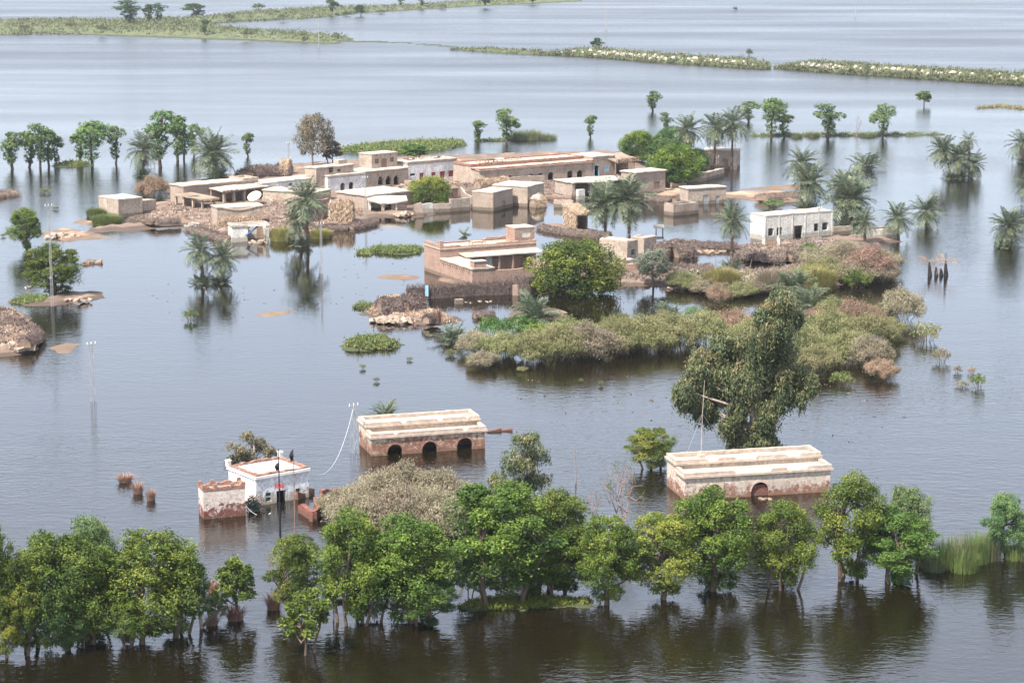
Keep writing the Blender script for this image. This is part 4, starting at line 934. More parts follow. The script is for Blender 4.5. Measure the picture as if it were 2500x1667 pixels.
# white rooms and courtyard blocks
b = house('white_range', "long whitewashed range with pale roof behind the centre-left palm", (640, 484), (793, 466), 4.2, 448, 'wash', [(706, 447, 713, 453), (760, 443, 765, 449)])
for o in b.ops: b.window(o, M['wood'], bars=0, mull=False)
b = house('store_block', "low mud store with slab roof in front of the white range", (772, 496), (808, 487), (655, 460), 470, 'mud', [])
b = house('upper_room_block', "tan mud block with two small windows behind the whitewashed arches", (773, 472), (864, 462), (741, 407), 410, 'mud', [(803, 409, 813, 422), (823, 412, 832, 420)])
for o in b.ops: b.window(o, M['wood'], bars=2)
m = MB(); m.box(b.L - 2.2, b.L - .3, b.D - 1.6, b.D - .2, b.h, b.h + .7); m.build('roof_hatch', M['mud'], b.root, wob=.06, org=b.c)
b = house('arched_white_house', "streaked white house front with two dark arches in the village centre", (801, 471), (893, 462), (773, 425), 429, 'wash', [(831, 446, 842, 467, 'arch'), (852, 444, 863, 465, 'arch')])
b.rim(b.h - .45, b.h - .38, M['wood'], .06, .02, sides='f', name='string_course', ragged=0)
b = house('pointed_arch_house', "tan mud house front with three dark pointed arches below the upstairs room", (893, 462), (997, 451), 5.0, 419, 'mud', [(923, 429, 935, 452, 'point'), (942, 428, 954, 452, 'point'), (961, 427, 973, 452, 'point')], ov=.2)
b.spouts([b.L * k for k in (.3, .52, .66)], b.h - .5)
zb = b.h
b = Bld('upstairs_room', "square upstairs mud room with brown door and two barred windows above the pointed arches", (908, 412), (970, 406), 4.0, 'house', zb, zc=zb + .0); b.h = h = b.ht(377); b.D = max(3, b.depth(878, 373, h))
b.ops = [b.op(915, 387, 924, 400), b.op(931, 386, 944, 411, 'low'), b.op(952, 384, 961, 396)]; b.ops[1] = (b.ops[1][0], b.ops[1][1], zb, b.ops[1][3], 'low')
b.walls(h - .1, M['mud'], b.ops, zb=zb - .2, ragged=0, wob=.04); b.roof(h - .11, M['roof'], .1, .14)
b.door(b.ops[1], M['door'])
for i in (0, 2): b.window(b.ops[i], M['door'], bars=4, mull=False); m = MB(); o = b.ops[i]; m.box(o[0] + .05, o[1] - .05, .2, .24, o[2] + .05, o[3] - .05); m.build('shutter', M['door'], b.root)
for px, py in ((920, 380), (953, 378)):
    a, z = b.fp(px, py); m = MB(); m.box(a - .09, a + .09, -.03, .1, z - .14, z + .14); m.build('vent_shade', M['black'], b.root)  # solid black block, painting the shade inside a vent opening
b = Bld('thatched_porch', "sagging thatched porch on posts below the pointed arches", (866, 463), (962, 452), 2.4, 'veranda', .42); h = b.ht(441)
b.posts([.2, b.L * .26, b.L * .48, b.L * .72, b.L - .2], 0, -.2, h - .1, .26, M['lime']); b.slab('roof', -.3, b.L + .2, -.4, b.D, h + .12, .16, M['roof'], dz=.45, sag=.35, bump=.1); b.fringe(-.2, b.L, -.4, h, 200, .35, 'straw', seed=9, sag=.3)
b = house('whitewashed_row', "long whitewashed house with red doors and shutters, debris on its roof", (995, 448), (1115, 437), 4.5, 396, 'wash', [(1001, 423, 1013, 430), (1024, 422, 1034, 447), (1053, 420, 1063, 430), (1074, 418, 1086, 442), (1095, 416, 1107, 432)], ov=.08)
b.window(b.ops[0], M['deepblue'], bars=0, mull=False); b.door(b.ops[1], M['reddoor']); b.door(b.ops[2], M['reddoor'], name='shutter'); b.door(b.ops[3], M['reddoor']); b.door(b.ops[4], M['reddoor'], name='shutter')
b.rim(b.h - .55, b.h - .02, M['mud'], .03, .02, name='mud_band', ragged=.12); b.spouts([b.L * .2, b.L * .42, b.L * .8], b.h - .3)
WR = b
b = house('corner_mud_house', "low mud house with wide pale roof in front of the thatched porch", (897, 512), (1010, 499), (819, 467), 477, 'mudb', [], ov=.2, th=.2)
b = Bld('collapsed_house', "collapsed open-fronted house with sagging roof and bluish inner walls at water edge", (901, 521), (970, 520), 2.8, 'house', .1); h = b.ht(491)
b.walls(h - .1, M['lime'], [], sides='lrb', wob=.06, ragged=.1, t=.3, zb=-.6); b.slab('roof', -.2, b.L + 1.6, -.35, b.D, h + .15, .2, M['roof'], dz=.3, sag=.55, bump=.18, wob=.08)
m = MB(); m.tube([(b.L * .52, .1, -.4), (b.L * .5, .1, h * .5), (b.L * .52, .1, h - .35)], [.32, .28, .6], 7); m.build('leaning_pier', M['mud'], b.root, wob=.08, org=b.c)
m = MB(); m.box(b.L * .8, b.L * 1.0, .3, .6, -.4, h * .95); m.box(b.L * 1.0, b.L * 1.35, .4, .7, -.4, h * .55); m.build('broken_wall', M['mudb'], b.root, wob=.09, org=b.c)
m = MB(); m.box(b.L * .72, b.L * .78, 1.6, 1.7, .3, h * .8); m.build('blue_door', M['deepblue'], b.root)
b = Bld('leaning_slab', "brick wall slab leaning out of the water beside the collapsed house", (1018, 528), (1036, 528), .5, 'debris'); h = b.ht(498); m = MB(); m.box(0, b.L, 0, .4, -.5, h); m.build('slab', M['mudb'], b.root, wob=.05, org=b.c); b.root.rotation_euler = (0, -.26, b.root.rotation_euler.z)
brick_ruin("long smooth mud wall rising from water left of the square brick house", [(1057, 519), (1100, 517), (1148, 513)], [1.35, 2.0], .4, .06, 'mud', 'mud_enclosure')
brick_ruin("grey low wall in shadow of the yellowish tree by the water", [(1028, 521), (1057, 519)], 1.5, .3, .05, 'lime', 'mud_enclosure')
b = Bld('courtyard_gate', "brown wooden courtyard gate between mud pillars beside the yellowish tree", (1098, 486), (1123, 484), .4, 'gate', .3); h = b.ht(459); g = (.35, b.L - .35, 0, h - .2, 'rect')
b.walls(h, M['mudb'], [(g[0], g[1], -.6, g[3], 'rect')], sides='f', t=.4); b.door((g[0], g[1], .1, g[3]), M['door'])
brick_ruin("low mud courtyard wall left of the brown gate", [(1078, 488), (1098, 486)], 1.3, .35, .15, 'mudb', 'mud_enclosure')
brick_ruin("curving mud wall right of the brown gate", [(1123, 484), (1134, 500), (1150, 508)], [1.9, 1.9], .35, .08, 'mud', 'mud_enclosure')
b = house('square_brick_house', "square mud-brick house with small window standing in water at village centre", (1204, 516), (1252, 505), (1150, 467), 470, 'mudb', [(1223, 490, 1233, 513)], z0=0, ov=.06)
b.window(b.ops[0], M['wood'], bars=0, mull=False); m = MB(); o = b.ops[0]; m.box(o[0], o[1], .2, .25, o[2], o[3]); m.build('shutter', M['mud'], b.root)
for x in (.02, b.L * .999): m = MB(); m.box(-.06, .12, -.06, .12, -.5, b.h - .2) if x < .1 else None; (m.v and m.build('corner_pier', M['redmud'], b.root))
b = house('tall_mud_house', "taller plain mud house joined behind the square brick house", (1288, 505), (1328, 494), (1191, 454), 456, 'mud', [(1304, 471, 1322, 476)], z0=0, ov=.08)
brick_ruin("pale mud wall top behind the tall mud house", [(1171, 462), (1240, 456), (1330, 450)], 1.6, .5, .12, 'mud', 'mud_enclosure')
# the long arcaded house at the back
b = Bld('long_arcade_house', "very long tan house with row of dark round arches along the village back", (1171, 455), (1446, 432), 2.6, 'house', .42); h = b.ht(416); d1 = 2.6
ar = []
for cx, ty in ((1245.6, 428), (1296.7, 424), (1320, 422), (1344.5, 420), (1392, 416.5), (1415.7, 415.5)):
    o = b.op(cx - 7, ty, cx + 7, ty + 30); ar.append((o[0], o[1], .1, o[3], 'arch'))
hr = ZT(b.r, 394); hb = b.ht(403) ; b.walls(h - .1, M['mud'], ar, sides='flr', y1=d1, ragged=0, zb=-.4)
Dt = max(6.0, b.depth(1128, 393, h + .8)); zu = h + .55
b.walls(zu, M['mud'], [], y0=d1, y1=Dt, ragged=.03, zb=-.4, name='upper_wall'); b.slab('veranda_roof', -.2, b.L, -.25, d1, h + .06, .18, M['roofpink'], dz=.2, bump=.08)
b.slab('roof', .3, b.L - .3, d1 + .3, Dt - .3, zu + .02, .2, M['roofpink'], bump=.08, wob=0)
b.rim(zu - .1, zu + .25, M['redcoping'], .12, .3, y0=d1, y1=Dt, ragged=.14); b.rim(h + .08, h + .24, M['redcoping'], .22, .1, y1=d1, sides='fl', name='eave_course', ragged=.12)
b.spouts([b.L * k for k in (.1, .2, .31, .6, .73)], h - .1, ln=.55); AR = b; arz = zu; ard = (d1, Dt)
b = house('end_room', "mud end room with dark doorway and light blue shuttered window, right end of the long arcade", (1447, 432), (1501, 427), 6.0, 383, 'mud', [(1451, 404, 1462, 431), (1475, 404, 1486, 421)], ov=.1)
b.door((b.ops[1][0], b.ops[1][1], b.ops[1][2], b.ops[1][3]), M['blue'], name='shutter', y=.04); m = MB(); o = b.ops[0]; m.box(o[0] - .08, o[0], -.03, .1, o[2], o[3] + .08); m.box(o[1], o[1] + .08, -.03, .1, o[2], o[3] + .08); m.box(o[0], o[1], -.03, .1, o[3], o[3] + .08); m.build('door_frame', M['blue'], b.root)
b = Bld('thatched_lean_to', "ragged thatched lean-to with dark opening at right end of the long arcade", (1503, 430), (1552, 424), 4.0, 'shed', .42); h = b.ht(395)
b.slab('roof', -.2, b.L + .3, -.4, b.D, h + .2, .3, M['thatch'], dz=.7, bump=.3, wob=.15); b.fringe(-.2, b.L + .3, -.45, h + .1, 420, .9, 'straw', seed=21); b.posts([.1, b.L * .62], 0, -.2, h, .2, M['wood'])
m = MB(); m.box(0, b.L * .6, b.D - .3, b.D, -.2, h); m.box(b.L * .6, b.L * .66, .5, b.D, -.2, h); m.build('back_wall', M['mud'], b.root)
for k in range(5): m = MB(); m.tube([(b.L * (.6 + .07 * k), -.1, -.2), (b.L * (.72 + .06 * k), .1, h * .95)], .05, 5); m.build('prop', M['deadwood'], b.root)
b = Bld('posted_veranda_house', "open-fronted mud house with white sagging roof slab behind the palm pair", (1397, 481), (1531, 471), 4.0, 'house', .42); h = b.ht(448); b.D = max(2.5, b.depth(1440, 434, h))
b.walls(h, M['mud'], [], sides='lrb', ragged=0, zb=-.4); b.slab('roof', -.2, b.L + .2, -.4, b.D + .1, h + .18, .17, M['roof'], bump=.1, sag=.15)
b.posts([.35, b.L * .34, b.L * .66, b.L - .3], 0, -.3, h, .55, M['mud']); m = MB(); m.box(b.L * .06, b.L * .18, -.9, -.1, -.2, h * .62); m.build('grain_bin', M['lime'], b.root, wob=.05, org=b.c)
b = house('window_house', "brown mud house with slatted window beside the leafy tree clump", (1552, 475), (1624, 468), (1517, 416), 421, 'mudb', [(1596, 442, 1611, 460)], ov=.22)
b.window(b.ops[0], M['wood'], bars=5, mull=False, y=.02); m = MB(); o = b.ops[0]; m.box(o[0], o[1], .2, .24, o[2], o[3]); m.build('shutter', M['wood'], b.root)
b.rim(b.h - 1.15, b.h - 1.08, M['mud'], .05, .02, sides='f', name='string_course', ragged=0)
b = house('small_two_window_house', "small pale mud house with two grey shutters beside orange silt", (1680, 499), (1772, 494), (1658, 455), 460, 'mud', [(1716, 476, 1730, 498), (1747, 478, 1756, 496)], z0=.1, ov=.14)
for o in b.ops: b.door(o, M['steel'], name='shutter')
b = house('water_trough_box', "low roofless mud-brick enclosure standing in water", (1644, 527), (1706, 521), 2.4, 500, 'mudb', [], z0=0, ov=None, ragged=.05, cat='enclosure')
b = house('back_corner_house', "tan house with dark doorway in water behind the three tall palms", (1716, 411), (1799, 413), 5.0, 366, 'mud', [(1765, 388, 1778, 414)], z0=0, ov=.08)
b.door((b.ops[0][0], b.ops[0][1], 0, b.ops[0][3]), M['wood'])
brick_ruin("crumbling low annex wall left of the back corner house", [(1692, 419), (1732, 417)], 1.9, 1.6, .3, 'redmud')
brick_ruin("curving rounded mud wall in front of the back corner house", [(1680, 446), (1725, 441), (1768, 430)], [1.55, 1.4], .9, .1, 'mud', 'mud_enclosure')
# limewashed school and its compound
b = house('school_building', "long limewashed school-like building with dark openings and white roof at right", (1867, 588), (2032, 574), (1818, 521), 527, 'lime', [(1875, 557, 1889, 577), (1896, 555, 1910, 575), (1937, 550, 1960, 592), (1987, 545, 2002, 566), (2007, 543, 2022, 563)], z0=0, ov=.05, th=.12, wob=.02)
for i in (0, 1, 3, 4): b.window(b.ops[i], M['white'], bars=2, mull=False, fr=.03, y=.3)
for k in (.0, .2, .395, .585, .79, .985): m = MB(); m.box(b.L * k - .02, b.L * k + .16, -.06, .02, -.4, b.h - .15); m.build('pilaster', M['lime'], b.root)
m = MB(); o = b.ops[2]; m.box(o[0] + .05, o[0] + (o[1] - o[0]) * .2, .1, .2, -.3, o[3] - .05); m.build('door_leaf', M['door'], b.root)
b.rim(b.h - .14, b.h - .02, M['coping'], .03, .02, sides='fl', name='eave_course', ragged=.02)
for px, py, yt, lab in ((1864, 598, 573, "white left gate pillar before the limewashed school"), (1900, 601, 575, "white right gate pillar with pointed cap before the limewashed school")):
    p = G(px, py); h = ZT(p, yt) - p.z; o = empty('gate_pillar', p); tag(o, lab, 'pillar', 'school gate pillars'); m = MB(); m.box(-.2, .2, -.2, .2, -.4, h * .75); m.build('shaft', M['lime'], o)
    m = MB(); m.tube([(0, 0, h * .75), (0, 0, h * .85), (0, 0, h * 1.05)], [.26, .18, .03], 8); m.build('cap', M['steel'], o)
b = Bld('reed_gate', "pale reed mat gate between the two white pillars", (1869, 606), (1897, 606), .2, 'gate', .2); h = b.ht(588)
for k in range(12): m = MB(); x = b.L * k / 12; m.box(x + .01, x + b.L / 12 - .01, 0, .05, -.3, h); m.build('slat', M['straw'], b.root)
brick_ruin("low flat-topped compound wall in front of the limewashed school", [(1903, 605), (1980, 601), (2055, 595)], .55, .7, .05, 'mud', 'mud_enclosure')
brick_ruin("mud wall at right corner of the limewashed school", [(2034, 575), (2082, 571)], 1.2, .35, .06, 'mud', 'mud_enclosure')
brick_ruin("pale end wall of the school compound at the water, right side", [(2112, 588), (2196, 582)], 1.5, .35, .08, 'lime', 'mud_enclosure')
brick_ruin("brick compound wall behind the pale end wall", [(2118, 573), (2190, 568)], 1.0, .35, .08, 'redmud', 'mud_enclosure')
# the brick compound in the middle
b = Bld('brick_compound', "large reddish brick compound with roof terrace, stair tower and inner court", (1075, 674), (1309, 656), 5.0, 'house'); h = b.ht(610); b.D = max(3.2, b.depth(1028, 598, h))
ln = -b.depth(1205, 697, 0); wh = ZT(P(1205, 697), 655); ww = 3.0
b.walls(h, M['redmud'], [], ragged=.0, wob=.03, zb=-.6); b.deck(h + .02, M['roofpink'])
b.rim(h, h + .12, M['coping'], .1, .2, name='cornice', ragged=.02); b.rim(h + .12, h + .42, M['redmud'], .02, .3, ragged=.12, gaps=[('f', 3.0, 8.2, h + .28), ('b', 1.0, 9.0, h + .2), ('l', .5, 5, h + .62)])
m = MB(); m.box(-.02, .5, 0, .35, h + .12, h + 1.15); m.build('corner_turret', M['redmud'], b.root, wob=.05, org=b.c)
tx = b.along(1252, 594, h); tz = ZT(b.r, 556) ; tw = MB(); wall_faces(tw, b.L - tx, lambda x: tz, h - .1, [(.9, b.L - tx - .6, tz - 1.25, tz - .35, 'rect')], .3, lambda a, q, z: (tx + a, .5 + q, z), .05, 2.0, True)
wall_faces(tw, 2.2, lambda x: tz, h - .1, [], .3, lambda a, q, z: (tx + q, .8 + a, z), .03, 3.0, True); wall_faces(tw, 2.2, lambda x: tz - .5, h - .1, [], .3, lambda a, q, z: (b.L - q, .8 + a, z), .03, 4.0, True); wall_faces(tw, b.L - tx, lambda x: tz - .2, h - .1, [], .3, lambda a, q, z: (tx + a, 3.3 - q, z), .05, 5.0, True)
tw.build('stair_tower', M['redmud'], b.root, wob=.03, org=b.c); b.slab('tower_roof', tx - .05, b.L + .05, .45, 3.3, tz + .12, .14, M['roof']); m = MB(); m.box(tx + .9, b.L - .6, .62, .7, tz - 1.25, tz - .35); m.build('tower_panel', M['lime'], b.root)
b.walls(wh, M['redmud'], [], x0=0, x1=ww, y0=-ln, y1=-.02, sides='fl', name='wing_wall', zb=-.6, ragged=.02, wob=.03)
b.walls(wh - .3, M['redmud'], [], x0=ww, x1=b.L * .86, y0=-ln, y1=-.1, sides='fr', name='court_wall', zb=-.6, ragged=.08, wob=.04)
b.slab('wing_roof', -.12, ww + .1, -ln - .1, -.03, wh + .16, .16, M['roof'], bump=.06); b.slab('court_veranda_roof', ww - .3, b.L, -2.3, -.03, wh + .42, .14, M['roof'], dz=.25, bump=.04)
b.walls(wh - .1, M['redmud'], [(ww + .6, ww + 2.8, .2, wh - .5, 'rect')], x0=ww, x1=b.L * .86, y0=-.9, y1=-.1, sides='f', name='inner_wall', zb=-.3)
b.posts([ww + .6, ww + 2.6, ww + 4.6, ww + 6.6], -2.1, -.2, wh + .25, .25, M['redmud']); m = MB(); m.box(.3, 2.0, -ln + .1, -ln + 1.3, wh + .16, wh + .95); m.build('roof_stack', M['redmud'], b.root, wob=.03, org=b.c)
m = MB(); m.box(.22, 2.08, -ln + .02, -ln + 1.38, wh + .95, wh + 1.05); m.build('stack_slab', M['roof'], b.root)
m = MB()
for i in range(9):
    a, c = ww + 2.4 + i * .13, ww + 2.4 + (i + 1) * .13; m.quad((a, -2.0 + .08 * math.sin(i * 1.8), .5), (c, -2.0 + .08 * math.sin(i * 1.8 + 1.8), .5), (c, -2.0 + .06 * math.sin(i * 1.8 + 1.8), wh + .2), (a, -2.0 + .06 * math.sin(i * 1.8), wh + .2))
m.build('hanging_cloth', M['steel'], b.root, smooth=True)
for k in range(5): m = MB(); y = -ln * (.12 + .2 * k); m.box(-.5, .1, y - .07, y + .07, wh - .12, wh - .04); m.build('drain_spout', M['wood'], b.root)
for k in range(16):
    y = -ln * (.06 + .055 * k); m = MB(); m.box(-.03, .05, y - .07, y + .07, wh - .5, wh - .35); m.build('putlog_hole_shade', M['black'], b.root)  # no real recess: black blocks paint the shade inside the putlog holes
BC = b; bch = h
# adobe tower and the walls right of the big green tree
b = house('adobe_tower', "squat adobe room with one barred window, right of the round green tree", (1531, 636), (1557, 631), (1487, 578), 590, 'mud', [(1541, 608, 1551, 624)], z0=.3, ov=None, ragged=.16, wob=.09)
b.slab('roof', .2, b.L - .2, .2, b.D - .2, b.h + .02, .25, M['roof'], bump=.3, wob=.05); b.window(b.ops[0], M['steel'], bars=3)
b = house('adobe_block', "plain pale adobe block behind the grey-green tree", (1572, 626), (1602, 621), (1556, 575), 581, 'mud', [], z0=.2, ov=None, ragged=.12, wob=.08); b.deck(b.h - .1)
brick_ruin("sloping reddish mud retaining wall below the squat adobe room", [(1396, 672), (1470, 678), (1560, 674)], [1.5, 1.7], .8, .2, 'redmud', 'mud_enclosure')
brick_ruin("smooth pale mud hump in the reddish wall below the adobe room", [(1482, 664), (1520, 668), (1548, 664)], [1.9, 1.7], 1.0, .15, 'mud', 'mud_enclosure')
brick_ruin("low broken brick wall running right from behind the round green tree", [(1432, 634), (1488, 624)], 1.3, .35, .1, 'redmud', 'mud_enclosure')
brick_ruin("short pale mud block in water beside collapsed brush shelter", [(1688, 622), (1702, 621)], 1.15, .9, .05, 'mud')
brick_ruin("long low mud wall at right of the small two-window house", [(1560, 470), (1620, 474)], .6, .4, .15, 'mud', 'mud_enclosure')
# ruined room, reed store and grey hut at the left
b = Bld('ruined_room', "half-collapsed pale room with fallen front and slanting blue beam at left water edge", (568, 592), (657, 588), 3.2, 'house', 0); h = b.ht(553)
b.walls(h, M['lime'], [(b.L * .42, b.L * .93, -.5, h - .05, 'rect')], ragged=.2, wob=.08, t=.35); b.rim(h - .1, h + .15, M['coping'], .12, .3, ragged=.15, gaps=[('f', b.L * .42, b.L, 0)])
b.slab('broken_roof', .3, b.L * .5, .3, b.D - .3, h - .25, .15, M['thatch'], bump=.2, wob=.1); m = MB(); m.tube([(b.L * .36, -.2, .9), (b.L * .75, .3, h)], .12, 6); m.build('blue_beam', M['deepblue'], b.root)
m = MB(); m.box(b.L * .72, b.L * .9, 1.5, 1.7, -.3, h * .9); m.build('brown_panel', M['sand'], b.root, wob=.08, org=b.c)
b = house('reed_store', "mud store with dented roof and tall dry reeds stacked along its front", (530, 552), (642, 546), 3.0, 506, 'mud', [], z0=.4, ov=.12, sag=.5)
r = rng_of(77); n = 1500; t = r.uniform(0, 1, n); c = np.stack([b.L * t, -.25 + r.normal(0, .1, n), r.uniform(.0, 1.0, n) * (b.h * .52)], 1)
V = leaves(c, np.tile([[0, -1.0, .3]], (n, 1)), 1.1, .07, r, .3, np.stack([r.normal(0, .14, n), r.normal(0, .1, n), np.ones(n)], 1)); link('stacked_reeds', np_mesh('stacked_reeds', V, 4, r.uniform(0, 1, n)), b.root, M['straw'])
b = house('grey_hut', "plain square hut with cracked corner at left edge of the village", (290, 527), (349, 521), (247, 478), 487, 'mud', [], z0=.3, ov=.05)
brick_ruin("crumbling low wall right of the plain square hut", [(350, 523), (382, 519)], 2.0, 2.0, .3, 'mud', 'mud_ruin')

# ---------------------------------------------------------------- brush, straw, thatch
def brush(label, path, h, w, leaf='brush', name='thorn_hedge', cat='hedge', n=1200, ln=.5, seed=1, up=.35):
    n = int(n * 2.6)
    """long heap of cut brushwood: an uneven core and a coat of twigs"""
    p = [G(*q) for q in path]; o = empty(name, p[0]); tag(o, label, cat); r = rng_of(seed); L = [(c - a).length for a, c in zip(p, p[1:])]; k = r.choice(len(L), n, p=np.array(L) / sum(L)); t = r.uniform(0, 1, n)
    a = np.array([q[:] for q in p]); base = a[k] + (a[k + 1] - a[k]) * t[:, None] - a[0]; d = unit((a[k + 1] - a[k])[:, :2]); nr = np.stack([-d[:, 1], d[:, 0], np.zeros(n)], 1)
    th = r.uniform(0, math.pi, n); bz = np.array([.8 + .35 * mnoise.noise(Vector((x * .8, y * .8, seed))) for x, y, _ in base]); rr = r.uniform(.72, 1.18, n)
    c = base + nr * (np.cos(th) * rr * w / 2)[:, None] + np.stack([np.zeros(n), np.zeros(n), np.sin(th) * rr * h * bz], 1)
    bias = nr * np.cos(th)[:, None] + np.stack([np.zeros(n), np.zeros(n), np.sin(th)], 1); ax = r.normal(0, 1, (n, 3)); ax[:, 2] += up
    V = leaves(c, bias, ln, .09, r, .6, ax); T = np.clip(.25 + .5 * np.sin(th) + r.normal(0, .2, n), 0, 1); link('twigs', np_mesh('twigs', V, 4, np.clip(r.normal(.5, .25, n), 0, 1)), o, M[leaf])
    m = MB()
    for i, (q0, q1) in enumerate(zip(p, p[1:])):
        u = (q1 - q0).normalized(); v = Vector((-u.y, u.x, 0)); s = max(2, int((q1 - q0).length / .6)); prev = None
        for j in range(s + 1):
            q = q0.lerp(q1, j / s) - p[0]; hh = h * (.8 + .35 * mnoise.noise(Vector((q.x * .8, q.y * .8, seed)))) * .78
            ring = [q + v * (w * .38 * math.cos(x)) + Vector((0, 0, hh * math.sin(x) - .15 * (math.sin(x) < .05))) for x in np.linspace(0, math.pi, 7)]
            if prev: [m.quad(prev[e], prev[e + 1], ring[e + 1], ring[e]) for e in range(6)]
            prev = ring
            if j in (0, s): m.poly(ring)
    m.build('core', M['soil'] if leaf == 'brush' else M['thatch'], o, wob=.08, org=p[0]); return o
brush("long brown thorn hedge in water in front of the reed hut", [(1320, 560), (1380, 572), (1440, 578), (1490, 582)], 1.0, 1.9, seed=2, n=2200)
brush("dark thorn hedge along mud right of the plain square hut", [(318, 540), (380, 546), (440, 544)], .75, 1.6, seed=3, n=1400)
brush("dark brush mound left of the half-collapsed pale room", [(470, 562), (520, 578), (566, 588)], .8, 3.0, seed=4, n=1600)
brush("brown brush bank right of the tall centre palm", [(775, 558), (850, 560), (908, 548)], .9, 3.0, seed=5, n=2000)
brush("purple-grey brush pile beside small two-window house", [(1580, 488), (1640, 492), (1672, 488)], .9, 3.2, seed=6, n=1400)
brush("dark brush clump right of the orange silt bank", [(1860, 488), (1920, 486), (1965, 478)], 1.3, 3.6, seed=8, n=1400)
brush("broad grey brushwood strip behind collapsed brush shelter", [(1620, 600), (1690, 602), (1760, 606), (1800, 606)], .9, 3.0, seed=9, n=2400, ln=.7)
brush("brown matted scrub bank before the school gate", [(1815, 628), (1860, 634), (1920, 634), (1990, 626)], 1.3, 3.2, seed=10, n=2600, ln=.7)
brush("rusty brush and rubble heap right of the grey-green tree", [(1640, 676), (1690, 668), (1740, 664)], 1.3, 3.6, seed=11, n=2000, ln=.6)
brush("brown thorn hedge round the mud bank at left edge", [(-20, 792), (40, 796), (82, 812), (92, 830), (60, 846)], 1.1, 1.8, seed=12, n=1900)
brush("low brush mound at far left edge of the photo", [(-40, 484), (0, 480), (28, 476)], 1.2, 5.0, seed=13, n=800, leaf='brush')
brush("dark thatch heap with hay on top behind the long house", [(600, 434), (650, 428), (700, 424)], 2.0, 5.0, name='brush_shelter', cat='shelter', seed=14, n=2200, ln=.8)
brush("conical hay pile behind the long house", [(690, 424), (708, 424)], 3.0, 5.0, 'straw', 'hay_pile', 'hay', seed=15, n=1100, ln=.9)
brush("tall straw stack leaning by the store block", [(806, 538), (862, 536)], 3.2, 2.4, 'straw', 'straw_stack', 'straw', seed=16, n=2400, ln=1.2, up=3)
brush("greyish brush heap left of the straw stack", [(770, 530), (802, 534)], 1.9, 3.4, seed=17, n=1100)
brush("dark collapsed brush shelter over water right of the adobe rooms", [(1606, 624), (1640, 626), (1678, 622)], 2.0, 4.4, name='collapsed_shelter', cat='shelter', seed=18, n=2600, ln=.8)
brush("hay-topped mud wall with thatch before the long arcade", [(1165, 458), (1200, 455), (1240, 452)], 1.7, 2.0, 'straw', 'hay_pile', 'hay', seed=19, n=1100, ln=.7)
brush("brown matted heap of reeds at left of the collapsed fence", [(925, 760), (975, 756), (1010, 748)], 1.7, 4.2, name='reed_heap', cat='reeds', seed=20, n=2200, ln=.7)
brush("small dark brush clump in water beside floating white bits", [(1158, 776), (1205, 772)], .8, 1.3, seed=22, n=500)
brush("dark dead shrub at tip of the rubble spit", [(1040, 786), (1062, 784)], 1.0, 1.3, seed=23, n=500, up=1.5)
for px, py, hh, lab in ((1318, 502, 1.6, "pale cloth-covered hut bundle beside the tall mud house"),):
    o = brush(lab, [(1300, 506), (1326, 504)], 2.0, 2.6, 'straw', 'bundle_hut', 'hut', seed=24, n=700); p = G(1312, 505) - G(1300, 506); m = MB()
    for i in range(6):
        for k in range(10):
            f = lambda i, k: tuple(p + Vector((math.cos(k * .628) * 1.25 * math.sin(i / 6 * 1.15), math.sin(k * .628) * 1.1 * math.sin(i / 6 * 1.15), .75 + 1.35 * math.cos(i / 6 * 1.15))))
            m.quad(f(i, k), f(i, k + 1), f(i + 1, k + 1), f(i + 1, k))
    m.build('cloth_cover', M['roof'], o, wob=.12, smooth=True)
b = Bld('reed_hut', "straw reed hut with dark doorway behind the long thorn hedge", (1408, 560), (1434, 558), 3.0, 'hut', .3); h = b.ht(527); b.D = 3.4; r = rng_of(31)
m = MB(); H2 = b.ht(508); q = [(-.2, 0), (-.2, b.D)]
m.box(-.1, .05, 0, b.D, -.3, h + .4); m.box(b.L - .1, b.L + .05, 0, b.D, -.3, h); m.box(0, b.L, b.D - .1, b.D, -.3, h); m.build('reed_wall', M['thatch'], b.root)
b.slab('roof', -.3, b.L + .5, -.5, b.D + .3, h + .25, .25, M['thatch'], dz=.9, bump=.15)
def coat(bb, name, n, pf, bias, ln, leaf, ax, seed): r = rng_of(seed); c = np.array([pf(*r.uniform(0, 1, 2)) for _ in range(n)]); V = leaves(c, np.tile([bias], (n, 1)), ln, .09, r, .35, np.tile([ax], (n, 1)) + r.normal(0, .2, (n, 3))); return link(name, np_mesh(name, V, 4, r.uniform(0, 1, n)), bb.root, M[leaf])
coat(b, 'roof_straw', 1500, lambda a, c: (-.4 + (b.L + 1.0) * a, -.6 + (b.D + .9) * c, h + .3 + .95 * c), (0, -.3, 1.0), .9, 'straw', (0, -1, -.35), 5)
coat(b, 'side_straw', 1500, lambda a, c: (-.22, -.3 + (b.D + .5) * a, -.2 + (h + .7 + .8 * a) * c), (-1.0, -.2, .2), 1.0, 'straw', (0, 0, 1), 6)
